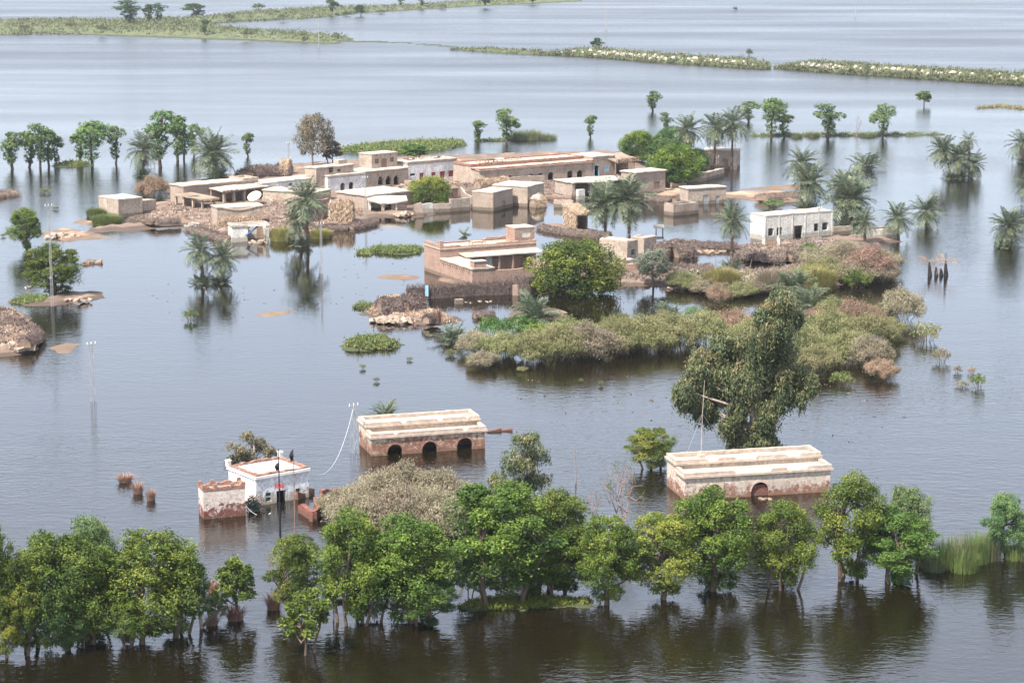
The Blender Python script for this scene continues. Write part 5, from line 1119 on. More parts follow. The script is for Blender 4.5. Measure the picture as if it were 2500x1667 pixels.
# reed fence with a hanging cloth in front of the compound
def fence(label, path, h, seed):
    p = [P(*q) for q in path]; o = empty('reed_fence', p[0]); tag(o, label, 'fence'); r = rng_of(seed); m = MB()
    for a, c in zip(p, p[1:]):
        L = (c - a).length; u = (c - a).normalized(); v = Vector((-u.y, u.x, 0)); f = lambda x, y, z: tuple(a - p[0] + u * x + v * y + Vector((0, 0, z))); wall_faces(m, L, lambda x: h * .8, -.3, [], .12, f, .12, a.x, True)
    m.build('mat_panel', M['brush_mat'], o, wob=.05, org=p[0])
    n = 2600; k = r.integers(0, len(p) - 1, n); t = r.uniform(0, 1, n); A = np.array([q[:] for q in p]); base = A[k] + (A[k + 1] - A[k]) * t[:, None] - A[0]; base[:, 2] = r.uniform(.05, 1.05, n) ** .8 * h
    base += r.normal(0, .07, (n, 3)); V = leaves(base, np.tile([[0, -1.0, .2]], (n, 1)), .75, .05, r, .4, np.stack([r.normal(0, .15, n), r.normal(0, .15, n), np.ones(n)], 1)); link('reeds', np_mesh('reeds', V, 4, np.clip(r.normal(.35, .2, n), 0, 1)), o, M['brush']); return o
M['brush_mat'] = m_plain("woven_reed_mat", (0.2, 0.145, 0.115), var=.4, scale=4, bs=.8)
fence("long dark upright reed fence in water in front of the brick compound", [(992, 732), (1070, 728), (1160, 722), (1255, 718)], 1.7, 41)
fence("short reed fence leaning between brick compound and round green tree", [(1255, 720), (1290, 722), (1318, 716)], 2.3, 42)
p = P(1042, 730); m = MB(); o = empty('hanging_cloth', p); tag(o, "pale blue cloth hung over the dark reed fence", 'cloth')
for i in range(6):
    x0, x1 = -.22 + i * .075, -.22 + (i + 1) * .075; f = lambda x: -.16 + .05 * math.sin(x * 38)
    for a, c in ((.35, 1.0), (1.0, 1.75)): m.quad((x0, f(x0), a), (x1, f(x1), a), (x1, f(x1), c), (x0, f(x0), c))
m.build('cloth', M['blue'], o, smooth=True)
b = Bld('fence_door', "pinkish weathered door panel in the reed fence", (1250, 721), (1265, 720), .1, 'door'); m = MB(); m.box(0, b.L, -.25, -.18, -.2, 1.35); m.build('panel', M['roofpink'], b.root)
m = MB(); m.box(b.L + .15, b.L + .3, -.3, -.2, -.2, 1.5); m.build('white_strip', M['white'], b.root); m = MB(); m.box(b.L + .8, b.L + 1.1, -.35, -.25, -.1, .9); m.build('blue_strip', M['deepblue'], b.root)
def charpai(pos, rz, label, mat='wood', up=False, L=1.9, quilt=None):
    o = empty('charpai_bed', pos, rz); tag(o, label, 'bed', 'string beds on the rooftops')
    for x in (0, L):
        for y in (0, 1.0): m = MB(); m.tube([(x, y, 0), (x, y, .52)], .05, 6); m.build('leg', M[mat], o)
    m = MB(); m.tube([(0, 0, .4), (L, 0, .4)], .035, 5); m.tube([(0, 1, .4), (L, 1, .4)], .035, 5); m.tube([(0, 0, .4), (0, 1, .4)], .035, 5); m.tube([(L, 0, .4), (L, 1, .4)], .035, 5); m.build('frame', M[mat], o)
    m = MB(); m.box(.03, L - .03, .03, .97, .37, .41); m.build('webbing', M['straw'], o)
    if quilt: m = MB(); m.box(.1, L - .2, .05, .9, .42, .55); m.build('quilt', M[quilt], o, wob=.06)
    if up: o.rotation_euler = (math.pi - .15, 0, rz); o.location.z += .55
    return o
rp = lambda b, x, y, z: b.c + b.u * x + b.v * y + Vector((0, 0, z)); ra = lambda b: b.root.rotation_euler.z
charpai(rp(BC, BC.along(1132, 595, bch), 1.0, bch + .05), ra(BC), "string bed with pale quilts on the brick compound's roof terrace", quilt='roofpink')
charpai(rp(AR, AR.L * .12, 4.2, arz + .05), ra(AR), "string bed at the left end of the long arcade house roof"); charpai(rp(AR, AR.L * .2, 4.4, arz + .05), ra(AR), "string bed with pale green cover on the long arcade house roof", quilt='grass'); charpai(rp(AR, AR.L * .27, 4.3, arz + .05), ra(AR), "string bed with white cover on the long arcade house roof", quilt='white')
charpai(rp(AR, AR.L * .38, 4.6, arz + .1), ra(AR), "upturned dark string bed on the long arcade house roof", up=True)
charpai(rp(WR, WR.L * .15, 2.2, WR.h + .05), ra(WR), "bare string bed frame at left on the whitewashed row's roof"); charpai(rp(WR, WR.L * .62, 2.4, WR.h + .05), ra(WR) + .2, "dark overturned string bed amid debris on the whitewashed row's roof", up=True)
r = random.Random(8)
o = empty('roof_debris', rp(WR, 0, 0, WR.h), ra(WR)); tag(o, "reddish heap of beams and branches on the whitewashed row's roof", 'debris')
for k in range(26):
    x = WR.L * r.uniform(.1, .9); y = r.uniform(1.5, 3.8); m = MB(); m.tube([(x, y, .1), (x + r.uniform(-1.3, 1.3), y + r.uniform(-.4, .4), r.uniform(.2, .75))], r.uniform(.03, .07), 5); m.build('beam', M['door'] if k % 3 else M['redcoping'], o)
def rubble(label, px, py, wpx, n, mat='rubble', hmax=.35, smax=.55, seed=0, name='rubble_heap'):
    p = G(px, py); w = wpx / S(p) / 2; o = empty(name, p); tag(o, label, 'rubble'); r = random.Random(seed); mesh = []
    for v in range(4):
        m = MB(); q = [Vector((r.uniform(.3, .5) * a, r.uniform(.25, .5) * b_, r.uniform(.1, .26) * c)) for c in (-1, 1) for b_ in (-1, 1) for a in (-1, 1)]
        m.v = [tuple(x) for x in q]; m.f = [(0, 2, 3, 1), (4, 5, 7, 6), (0, 1, 5, 4), (2, 6, 7, 3), (0, 4, 6, 2), (1, 3, 7, 5)]; me = m.mesh('clod'); me.materials.append(M[mat]); mesh.append(me)
    for k in range(n):
        a, d = r.uniform(0, 6.28), r.uniform(0, 1) ** .6; c = link('clod', mesh[k % 4], o); c.location = (w * d * math.cos(a), w * .55 * d * math.sin(a), hmax * (1 - d) * r.uniform(.4, 1)); c.rotation_euler = (r.uniform(-.4, .4), r.uniform(-.4, .4), r.uniform(0, 6)); s = r.uniform(.4, 1) * smax * 2; c.scale = (s, s, s)
    return o
rubble("pale heap of mud rubble beside the thatched porch", 980, 464, 42, 30, hmax=1.0, seed=1); rubble("broken pale clods on mud left of the reed store", 470, 552, 40, 26, 'lime', .5, .5, 2); rubble("pale collapsed mud slabs below the brown reed heap", 965, 782, 110, 60, 'rubble', .5, .55, 3)
rubble("collapsed wall rubble in front of the half-collapsed room", 632, 594, 46, 26, 'rubble', .5, .45, 4); rubble("wrecked timber and clods on spit at left", 150, 578, 90, 34, 'rubble', .5, .6, 5); rubble("broken debris spilling from the collapsed open-fronted house", 985, 526, 60, 30, 'rubble', .5, .5, 6)
rubble("scattered clods on mud before the cattle shed", 415, 520, 60, 26, 'rubble', .25, .4, 7); rubble("pale flat debris on the near left silt bar", 190, 732, 70, 12, 'rubble', .15, .5, 8); rubble("crumbled mud pieces on the left edge bank", 40, 850, 70, 22, 'rubble', .5, .7, 9)
rubble("floating timber scraps at right arch of the right hall", 1870, 1218, 36, 8, 'wood', .04, .22, 10); rubble("floating debris line below the reed fence", 1170, 738, 90, 10, 'rubble', .03, .2, 11); rubble("scraps of wood floating beside the collapsed brush shelter", 1740, 616, 80, 14, 'wood', .1, .5, 12); rubble("debris at the near bank tip by the grey-green tree", 1660, 704, 60, 12, 'rubble', .1, .4, 13)
rubble("low rubble spit trailing right of the round green tree", 1350, 765, 60, 16, 'soil', .25, .5, 14); rubble("half-sunk wreckage right of the near left tree", 225, 642, 40, 12, 'wood', .3, .6, 15); rubble("pale scraps of debris sticking out of water left of the near left tree", 68, 703, 18, 5, 'lime', .4, .3, 16)
b = Bld('mud_block', "lone square pale mud block in water before the reed fence", (1114, 743), (1131, 742), .9, 'block'); m = MB(); m.box(0, b.L, 0, .8, -.3, .55); m.build('block', M['mud'], b.root, wob=.04, org=b.c)
b = Bld('tiny_roof', "small pale sloping roof on dark posts near the water by the brush strip", (1600, 566), (1620, 566), 1.4, 'shelter', .2); m = MB(); m.box(-.2, b.L + .1, -.3, 1.4, .75, .82, (.8, .8, 1.1, 1.1)); m.build('roof', M['roof'], b.root); b.posts([.1, b.L - .1], 0, -.4, .75, .14, M['blackpole'])
for px, py, ty, ln, lab in ((1763, 652, 623, .1, "bare forked stick in water left of the leaning palm"), (1748, 634, 604, .0, "dark straight stick among floating scraps"), (1790, 655, 628, -.15, "pale dead stake at foot of the leaning palm"), (1830, 658, 632, .2, "thin bare twig in the pond right of the leaning palm")): stake(px, py, ty, lab, .04, ln, 'deadwood', 'bare_stick', 'stick')

# ---------------------------------------------------------------- date palms
def gen_frond(seed, droop, n=20, dead=False):
    r = rng_of(seed); V = []; T = []; L = 1.0
    pt = lambda t: np.array([L * (t - .12 * droop * t * t), .03 * math.sin(t * 3 + seed), -droop * L * .62 * t ** 2.2])
    tt = np.linspace(0, 1, 7)
    for a, c in zip(tt, tt[1:]):
        p, q = pt(a), pt(c); w0, w1 = .016 * (1 - a) + .004, .016 * (1 - c) + .004
        V += [p + [0, -w0, 0], p + [0, w0, 0], q + [0, w1, 0], q + [0, -w1, 0]]; T.append(.85 if not dead else .6)
    for i in range(n):
        t = .12 + .88 * (i + r.uniform(0, .8)) / n; p = pt(min(t, 1)); d = pt(min(1, t + .02)) - pt(t - .02); d /= np.linalg.norm(d)
        ll = (.26 * math.sin(math.pi * (.18 + .72 * t)) + .05) * r.uniform(.8, 1.15)
        for s in (-1, 1):
            out = d * .6 + np.array([0, s * .8, .1 if not dead else -.5]) + r.normal(0, .12, 3); out /= np.linalg.norm(out); e = p + out * ll + np.array([0, 0, -.09 * droop])
            w = d * .019; m = (p + e) / 2 + np.array([0, 0, .012]); V += [p - w * .6, m - w, e, m + w]; T.append(np.clip(r.normal(.5, .2), 0, 1))
    return np_mesh('frond' if not dead else 'dead_frond', np.array(V), 4, T)
FR = [gen_frond(200 + i, d, 24) for i, d in enumerate((.22, .45, .7, 1.0, 1.3))]; FD = [gen_frond(220 + i, d, 15, True) for i, d in enumerate((.6, 1.0))]
for me in FR: me.materials.append(M['palm'])
for me in FD: me.materials.append(M['palmdead'])
def fronds(o, at, Lm, n, nd_, r, e0=-28, e1=82, trunk=True, az=None):
    for k in range(n):
        t = (k + .5) / n; el = math.radians(e1 - (e1 - e0) * t ** .85 + r.uniform(-7, 7)); a = 2.39996 * k + r.uniform(-.3, .3)
        if az is not None: a = az + (a % 3.14 - 1.57)
        c = link('frond', FR[min(4, int(t * 3.4 + r.uniform(0, 1.4)))], o); s = Lm * r.uniform(.78, 1.08); c.location = Vector(at) + Vector((.06 * math.cos(a), .06 * math.sin(a), -.12 * t)); c.rotation_euler = (r.uniform(-.3, .3), -el, a); c.scale = (s, s * 1.15, s)
    for k in range(nd_):
        a = r.uniform(0, 6.28); c = link('dead_frond', FD[k % 2], o); s = Lm * r.uniform(.5, .85); c.location = Vector(at) + Vector((.1 * math.cos(a), .1 * math.sin(a), -.25)); c.rotation_euler = (r.uniform(-.4, .4), math.radians(r.uniform(52, 80)), a); c.scale = (s, s, s)
def palm(bx, by, cx, cy, fl, label, n=30, dead=8, suckers=0, group='date palms standing in the flood', e0=-30, fruit=0, rad=.2):
    p = G(bx, by); r = random.Random(int(bx * 3 + by)); o = empty('date_palm', p); tag(o, label, 'palm tree', group)
    zc = max(.25, ZT(p, cy) - p.z); dx = (cx - bx) / S(p); m = MB(); N = max(5, int(zc / .3)); pts = [(dx * (i / N) ** 1.4, .1 * math.sin(i * .4), -.4 + (zc + .4) * i / N) for i in range(N + 1)]
    m.tube(pts, [rad * (1.15 - .25 * i / N) * (1.12 if i % 2 else .9) + (.12 if i == 0 else 0) for i in range(N + 1)], 8); m.build('trunk', M['palmbark'], o, wob=.02, org=p)
    L = fl * 1.12 / S(p); n = int(n * 1.25); fronds(o, pts[-1], L, n, dead + 3, r, e0 - 2)
    for k in range(fruit):
        a = -1.6 + k * .8; q = Vector(pts[-1]) + Vector((.45 * math.cos(a), .45 * math.sin(a) - .3, -.35)); V, T = crown([(*q, .2, .2, .42)], 14, 8, .1, .8, rng_of(k + 5), .5); link('date_bunch', np_mesh('date_bunch', V, 4, T), o, M['sand'])
    for k in range(suckers):
        a = 6.28 * k / suckers + r.uniform(-.5, .5); q = (r.uniform(.4, .8) * math.cos(a), r.uniform(.4, .8) * math.sin(a), .05); fronds(o, q, L * r.uniform(.42, .62), 12, 3, r, 12, 82)
    return o
def palm_bush(bx, by, wpx, label, n=34, up=True, dead=4):
    p = G(bx, by); r = random.Random(int(bx + by * 3)); o = empty('palm_bush', p); tag(o, label, 'palm bush', 'low date palm bushes'); L = wpx / S(p) * .72
    for k in range(3):
        a = r.uniform(0, 6.28); q = (L * .28 * math.cos(a + 2.1 * k), L * .2 * math.sin(a + 2.1 * k), .05); fronds(o, q, L * r.uniform(.8, 1.0), n // 3, dead // 2, r, 8, 84)
    return o
palm(349, 430, 352, 366, 44, "date palm with drooping crown left of the large orange-fruited palm", suckers=4, dead=6)
palm(528, 440, 520, 376, 58, "large bushy date palm with orange fruit behind the long house", n=40, dead=12, suckers=6, fruit=3)
palm(496, 690, 490, 612, 46, "left of two date palms in a clump in open water at left", suckers=5, n=28, dead=7); palm(538, 690, 546, 630, 44, "right, shorter of two date palms in the left open-water clump", suckers=6, n=30, dead=6)
palm(752, 602, 748, 486, 54, "tall date palm in water before the mud courtyard, highest crown of its pair", n=30, dead=14); palm(738, 601, 728, 536, 44, "shorter date palm tucked under the tall centre-left palm", n=24, suckers=5, dead=8)
palm(1672, 420, 1676, 318, 42, "leftmost of three tall palms above the leafy tree clump", n=28); palm(1744, 414, 1745, 312, 44, "middle of three tall palms before the back corner house", n=30); palm(1786, 414, 1788, 300, 44, "rightmost of three tall palms before the back corner house", n=28)
palm(1958, 512, 1953, 398, 44, "back palm of the pair behind the school, dark upright crown", n=28, suckers=3); palm(1976, 520, 1974, 446, 52, "front palm of the pair behind the school with brown hanging skirt", n=34, dead=20, suckers=3)
palm(2078, 565, 2073, 486, 62, "broad arching palm right of the limewashed school roof", n=40, dead=6, suckers=4); palm(2112, 590, 2108, 540, 34, "small palm with dark trunk in front of the compound end wall", n=26, dead=3)
palm(1786, 654, 1786, 540, 46, "palm with leaning dark trunk in the pond left of the school", n=26, suckers=4, dead=6)
palm(1478, 566, 1474, 494, 54, "left of two full date palms beside the reed hut", n=36, dead=10); palm(1536, 576, 1534, 486, 60, "right of two full date palms beside the reed hut", n=40, dead=12)
palm(2322, 436, 2300, 364, 38, "left palm of the dense palm islet at right", n=34, dead=10, suckers=4); palm(2345, 436, 2340, 384, 42, "front palm of the dense palm islet at right", n=36, dead=14, suckers=5); palm(2366, 434, 2362, 342, 24, "tall ragged palm rising from the palm islet", n=16, dead=8); palm(2372, 436, 2376, 402, 34, "right palm of the dense palm islet", n=26, dead=8)
palm(2262, 556, 2260, 516, 44, "single short palm in water right of the school compound", n=32, dead=5); palm(2194, 586, 2189, 532, 40, "short palm just behind the compound's end wall", n=30, dead=4)
palm(2455, 604, 2462, 552, 48, "dense palm clump in water near right edge", n=40, dead=22, suckers=6); palm(2497, 398, 2494, 350, 40, "palm cut off by the right edge, upper", n=26, suckers=3); palm(2512, 500, 2512, 452, 40, "palm cut off by the right edge, lower", n=26, dead=5)
palm(1938, 748, 1934, 708, 56, "upright grey-green palm among thickets right of the big eucalyptus", n=22, dead=4, e0=30); palm(1978, 770, 1976, 750, 56, "low spreading palm among thickets right of the big eucalyptus", n=24, dead=8, e0=0)
palm(2062, 500, 2062, 455, 50, "shaggy palm left of the broad arching palm", n=30, dead=8, suckers=4)
palm_bush(2116, 412, 78, "low dark palm bush in water far right, above the palm crowns"); palm_bush(2060, 456, 80, "green palm bush behind the school palms"); palm_bush(1290, 782, 112, "broad palm bush on mud spit below the reed fence", n=42); palm_bush(1095, 832, 84, "grey-green palm bush in water left of the bright green shrubs", n=36, dead=10)
palm_bush(1630, 772, 64, "small palm bush at pond edge above the thicket"); palm_bush(944, 1022, 74, "palm fronds rising behind the left arcaded hall roof"); palm_bush(2090, 470, 70, "dark palm bush right of the shaggy palm"); palm_bush(1128, 575, 36, "tiny sapling in water behind the compound's roof", n=15, dead=0)
for bx, ty, lab in ((2268, 640, "left blackened palm stump with few fronds in water"), (2284, 652, "second blackened palm stump, short and bare"), (2296, 656, "thin blackened palm stump between two thicker ones"), (2307, 636, "right blackened palm stump with arching dry fronds")):
    p = P(bx, 673); o = empty('palm_stump', p); tag(o, lab, 'palm stump', 'four dead palm stumps'); h = ZT(p, ty); m = MB(); m.tube([(.15, 0, -.3), (.05, 0, h * .5), (0, 0, h)], [.34, .22, .1], 7); m.build('trunk', M['charred'], o, wob=.05, org=p)
    r = random.Random(bx)
    for k in range(7 if ty < 645 else 2):
        a = r.uniform(0, 6.28); c = link('dead_frond', FD[k % 2], o); c.location = (0, 0, h); c.rotation_euler = (0, -r.uniform(.2, 1.2), a); s = r.uniform(1.4, 2.2); c.scale = (s, s * .5, s)

# ---------------------------------------------------------------- trees and shrubs
ORD = 'first second third fourth fifth sixth seventh eighth ninth tenth eleventh twelfth thirteenth fourteenth fifteenth'.split()
FG = 'leafy trees in the foreground row'
for bx, by, ty, w, leaf, var, lab in (
    (-22, 1600, 1262, 130, 'leaf', 0, "tree cut off by the left edge in the foreground row"), (52, 1596, 1345, 150, 'leaf', 1, "leafy foreground tree second from the left edge"), (134, 1580, 1298, 225, 'leaf', 2, "broad leafy foreground tree standing on three close dark trunks at left"),
    (225, 1540, 1256, 170, 'leaff', 3, "paler green tree top behind the left foreground trees"), (228, 1572, 1310, 190, 'leaf', 4, "leafy foreground tree behind two thin leaning trunks at left"), (380, 1560, 1292, 250, 'leaf', 5, "largest round tree of the left foreground group, yellowish top"),
    (440, 1548, 1330, 160, 'leaf', 6, "right end tree of the left foreground group, over the forked trunk"), (312, 1578, 1440, 120, 'leaf', 7, "low leafy sapling under the left foreground group"), (160, 1588, 1415, 125, 'leafd', 8, "darker low tree in front of the left foreground group"), (18, 1604, 1430, 100, 'leafy', 0, "small yellowish tree at bottom of the left edge"),
    (725, 1500, 1300, 160, 'leaf', 1, "dark leafy tree left end of the middle foreground group"), (858, 1522, 1238, 205, 'leaf', 3, "tall pointed tree of the middle foreground group"), (905, 1515, 1315, 150, 'leaf', 2, "rounded tree in front of the tall pointed foreground tree"), (1005, 1520, 1250, 240, 'leaf', 4, "widest tree of the middle foreground group"),
    (1040, 1524, 1400, 160, 'leafd', 6, "dark low tree at right of the middle foreground group"), (1222, 1464, 1166, 300, 'leaf', 2, "biggest foreground tree with thick forked trunk near centre"), (1305, 1455, 1330, 120, 'leaf', 7, "small leafy tree right of the thick forked trunk"), (1375, 1456, 1280, 170, 'leaf', 5, "leafy tree with bent dark trunk right of the biggest foreground tree"), (1360, 1440, 1190, 190, 'leaf', 1, "tree top filling the right shoulder of the biggest foreground tree"),
    (1482, 1474, 1252, 165, 'leaf', 8, "leafy tree on thick dark trunk below the bare purple-grey tree"), (1618, 1462, 1245, 190, 'leafy', 0, "yellow-green spreading tree right of the bare purple-grey tree"), (1738, 1442, 1188, 215, 'leaf', 4, "tall tree in front of left end of the right-hand hall"), (1912, 1436, 1218, 180, 'leaf', 3, "tree with two thin trunks in front of the right-hand hall"),
    (2075, 1414, 1150, 185, 'leaf', 6, "tall dark tree at right end of the right-hand hall"), (2212, 1400, 1182, 130, 'leaff', 5, "paler tree top at right end of the foreground row"), (2180, 1418, 1235, 200, 'leafb', 7, "vivid green tree at right end of the foreground row"), (2448, 1362, 1198, 112, 'leaff', 1, "lone rounded tree standing apart near the right edge"), (2520, 1362, 1240, 90, 'leaff', 8, "tree sliver cut off by the right edge of the foreground")):
    if leaf == 'leafb' and 'leafb' not in M: M['leafb'] = m_leaf("vivid_green_leaf", [(0, (0.03, 0.075, 0.016)), (0.5, (0.085, 0.17, 0.032)), (1, (0.16, 0.25, 0.05))])
    plant('leafy_tree', 'big', bx, by, ty + 6, w * .9, leaf, lab, 'tree', FG, var)
for bx, by, ty, w, leaf, var, lab in ((575, 1508, 1362, 105, 'leaf', 0, "lone small tree with straw round its foot, gap in the foreground row"), (752, 1594, 1438, 120, 'leaf', 1, "small leaning tree standing forward in open foreground water"), (813, 1513, 1392, 56, 'leaf', 2, "little tree on a thin pale bent trunk in the middle group"), (1140, 1466, 1352, 60, 'leaff', 3, "sparse little tree on a pale straight trunk left of the biggest tree"),
    (522, 1520, 1452, 62, 'leaff', 1, "low sprig beside the forked trunk at left"), (205, 1582, 1470, 70, 'leaf', 2, "thin-stemmed sapling before the left foreground group"),     (1012, 392, 352, 72, 'leafb', 1, "bright bush behind the whitewashed row"), (2255, 258, 222, 36, 'leaf', 2, "small tree alone in far water at right"), (877, 40, 12, 28, 'leafd', 3, "small dark tree on the far upper-left embankment")): plant('small_tree', 'small', bx, by, ty, w, leaf, lab, 'tree', None, var)
plant('small_tree', 'big', 65, 612, 508, 76, 'leaf', "small round tree on bare trunk at upper left water", 'tree', None, 0)
plant('small_tree', 'big', 130, 722, 595, 134, 'leaf', "round bright tree on dark trunk on the left silt bar", 'tree', None, 4)
plant('small_tree', 'big', 1590, 1143, 1046, 112, 'leafy', "small yellow-green tree alone in water left of the right-hand hall", 'tree', None, 2)
plant('round_tree', 'dense', 1402, 716, 586, 200, 'leaf', "large round dense green tree at right end of the brick compound", 'tree', None, 0, sink=1.3)
plant('round_tree', 'dense', 1052, 498, 430, 100, 'leafy', "yellowish-green bushy tree in front of the whitewashed row", 'tree', None, 1, sink=.6)
CL = 'leafy tree clump beside the window house'
for bx, by, ty, w, leaf, var, lab in ((1560, 400, 318, 84, 'leaf', 1, "left crown of the leafy clump behind the window house"), (1624, 432, 338, 100, 'leafd', 2, "dark middle crown of the leafy clump behind the palms"), (1650, 455, 352, 116, 'leaf', 0, "bright front crown of the leafy clump right of the window house"), (1700, 420, 362, 60, 'leafd', 1, "dark right crown of the leafy clump at the back corner house"), (1640, 400, 308, 90, 'leafd', 2, "tallest dark crown at the back of the leafy clump")): plant('round_tree', 'dense', bx, by, ty, w, leaf, lab, 'tree', CL, var)
plant('grey_green_tree', 'olive', 1595, 700, 608, 96, 'leafg', "grey-green thorn tree on single trunk below the adobe rooms", 'tree', None, 0)
plant('eucalyptus_tree', 'euc', 1836, 1116, 686, 372, 'euc', "huge weeping eucalyptus rising behind the right-hand hall", 'tree', None, 0, rz=0.0, bark='palebark')
plant('eucalyptus_tree', 'euc', 1272, 1262, 1044, 188, 'euc', "medium weeping eucalyptus behind the biggest foreground tree", 'tree', None, 1, rz=.4, bark='palebark')
plant('eucalyptus_tree', 'euc', 612, 1180, 1054, 138, 'eucb', "browned drooping tree behind the whitewashed house roof", 'tree', None, 2, rz=.2, bark='palebark')
plant('brown_tree', 'olive', 768, 408, 276, 88, 'eucb', "tall brown-leaved tree behind the upper mud blocks", 'tree', None, 1, bark='palebark')
plant('leaning_tree', 'small', 808, 404, 342, 52, 'eucb', "smaller brownish leaning tree right of the tall brown-leaved tree", 'tree', None, 1)
plant('dead_tree', 'dead', 1515, 1300, 1116, 190, 'leafd', "bare purple-grey half-dead tree behind the foreground row", 'tree', None, 0, bark='deadwood'); plant('dead_tree', 'dead', 1442, 1290, 1190, 80, 'leafd', "smaller bare shrub left of the half-dead purple-grey tree", 'tree', None, 1, bark='deadwood')
plant('dead_tree', 'dead', 2091, 333, 278, 26, 'palmdead', "bare pinkish tree in the far right row", 'tree', None, 1, bark='deadwood'); plant('dead_tree', 'dead', 664, 1430, 1335, 34, 'palmdead', "thin bare sapling left of the middle foreground group", 'tree', None, 1, bark='deadwood')
LR = 'lopped trees in the far left row'; RR = 'lopped trees in the far right row'
for bx, by, ty, w, v, lab in ((31, 413, 320, 52, 0, "first lopped tree from the left edge in the far left row"), (70, 409, 318, 42, 2, "second lopped tree from the left in the far left row"), (98, 409, 299, 50, 1, "tall third tree of the far left row with wide head"), (121, 406, 309, 36, 5, "fourth slim tree of the far left row"), (141, 403, 330, 30, 2, "fifth, shortest slim tree of the far left row"),
    (192, 397, 320, 34, 5, "slim tree at left end of the weedy islet, far left row"), (226, 402, 293, 84, 6, "wide arching tree of the far left row with spreading top"), (282, 400, 306, 42, 4, "straight tree right of the wide arching one, far left row"), (393, 408, 267, 78, 1, "tallest tree of the far left row behind a palm"), (434, 392, 280, 42, 2, "bare-trunked tree right of the tallest far left tree"), (449, 390, 300, 34, 0, "thin bent-trunk tree, second right of the tallest far left tree"), (476, 379, 301, 42, 4, "last slanting tree of the far left row above the fruiting palm"), (607, 382, 323, 26, 2, "single slim tree in water left of the brown-leaved tree")): plant('lopped_tree', 'vase', bx, by, ty, w, 'leaff', lab, 'tree', LR, v)
for bx, by, ty, w, v, lab in ((1166, 346, 293, 30, 5, "slim tree in water above the whitewashed row"), (1236, 346, 263, 62, 3, "forked tree in water above the long arcade, left"), (1443, 336, 280, 26, 2, "slim tree in water above the long arcade, right"), (1595, 272, 221, 36, 0, "tree farthest out in water above the tall palms"), (1625, 328, 273, 28, 1, "small tree left of the tall palms"), (1830, 298, 246, 52, 4, "rounded tree just right of the tall palms"), (1884, 334, 237, 60, 6, "taller left tree of a touching pair, far right row"), (1917, 334, 278, 38, 2, "shorter right tree of a touching pair, far right row"), (2020, 334, 252, 64, 1, "broad tree in the far right row beside the bare pinkish tree"), (2155, 333, 252, 60, 3, "half-bare tree with one bare limb, far right row")): plant('lopped_tree', 'vase', bx, by, ty, w, 'leaff', lab, 'tree', RR, v)
TR = 'trees on the far embankments'
for bx, by, ty, w, v, lab in ((316, 56, 0, 60, 1, "large dark tree on the far left embankment"), (364, 53, 10, 30, 0, "left of two touching trees on the far left embankment"), (388, 53, 7, 34, 4, "right of two touching trees on the far left embankment"), (473, 48, 8, 50, 2, "spreading tree on the far left embankment, right of the touching pair"), (811, 30, -4, 32, 3, "tree at top edge on the upper embankment arm"), (978, 20, -4, 14, 5, "tiny tree at top edge, left of another"), (1031, 15, -6, 18, 2, "tiny tree at top edge, right of another"), (1185, 12, -14, 40, 1, "broad dark tree cut by the top edge near centre"), (1300, 5, -12, 40, 4, "tree at top edge on tip of the upper embankment arm"), (1458, 130, 92, 30, 0, "tree leaning at left end of the right embankment"), (500, 84, 46, 18, 5, "thin tree on near slope of the far left embankment")): plant('far_tree', 'vase', bx, by, ty, w, 'leafd', lab, 'tree', TR, v)
for bx, by, ty, w, lab in ((630, 24, 8, 36, "dark bush alone in far water above the left embankment"), (1829, 138, 116, 18, "dark bush on top of the right embankment"), (1795, 28, 15, 12, "tiny bush in the far water at top right"), (845, 40, 26, 22, "bush on upper embankment arm left of the small dark tree")): plant('far_bush', 'bush', bx, by, ty, w, 'leafd', lab, 'shrub')
for k, (bx, by, w) in enumerate(((60, 72, 30), (170, 66, 26), (250, 78, 24), (430, 62, 30), (560, 76, 26), (600, 90, 30), (690, 46, 28), (740, 92, 24), (820, 96, 22), (930, 34, 24), (1080, 22, 22), (560, 50, 26))): plant('far_bush', 'bush', bx, by, by - 12 - k % 3 * 3, w, 'scrub', ORD[k] + " dull scrub bush counted along the far left embankment", 'shrub', 'scrub bushes on the far left embankment')
# tamarisk thickets
def thicket(group, label, rows):
    order = sorted(rows)
    for i, (bx, by, ty, w, leaf) in enumerate(rows):
        k = order.index((bx, by, ty, w, leaf)); lab = ("leftmost " if k == 0 else "rightmost " if k == len(rows) - 1 else ORD[k] + " from left, ") + label
        plant('tamarisk_shrub', 'tam', bx, by, ty + 2, w * 1.14, leaf, lab, 'shrub', group, bark='deadwood', parts=('stems', 'twigs'))
thicket('tan tamarisk clump before the left hall', "tan tamarisk shrub of the clump between white house and big tree", [(860, 1262, 1180, 130, 'tamt'), (930, 1240, 1150, 150, 'tamt'), (1000, 1226, 1125, 160, 'tamt'), (1080, 1240, 1142, 150, 'tamt'), (1150, 1262, 1180, 120, 'tamt'), (880, 1300, 1200, 150, 'tamt'), (970, 1300, 1180, 170, 'tamt'), (1060, 1300, 1190, 160, 'tamt'), (1130, 1310, 1215, 120, 'tamt'), (820, 1256, 1190, 80, 'tamt')])
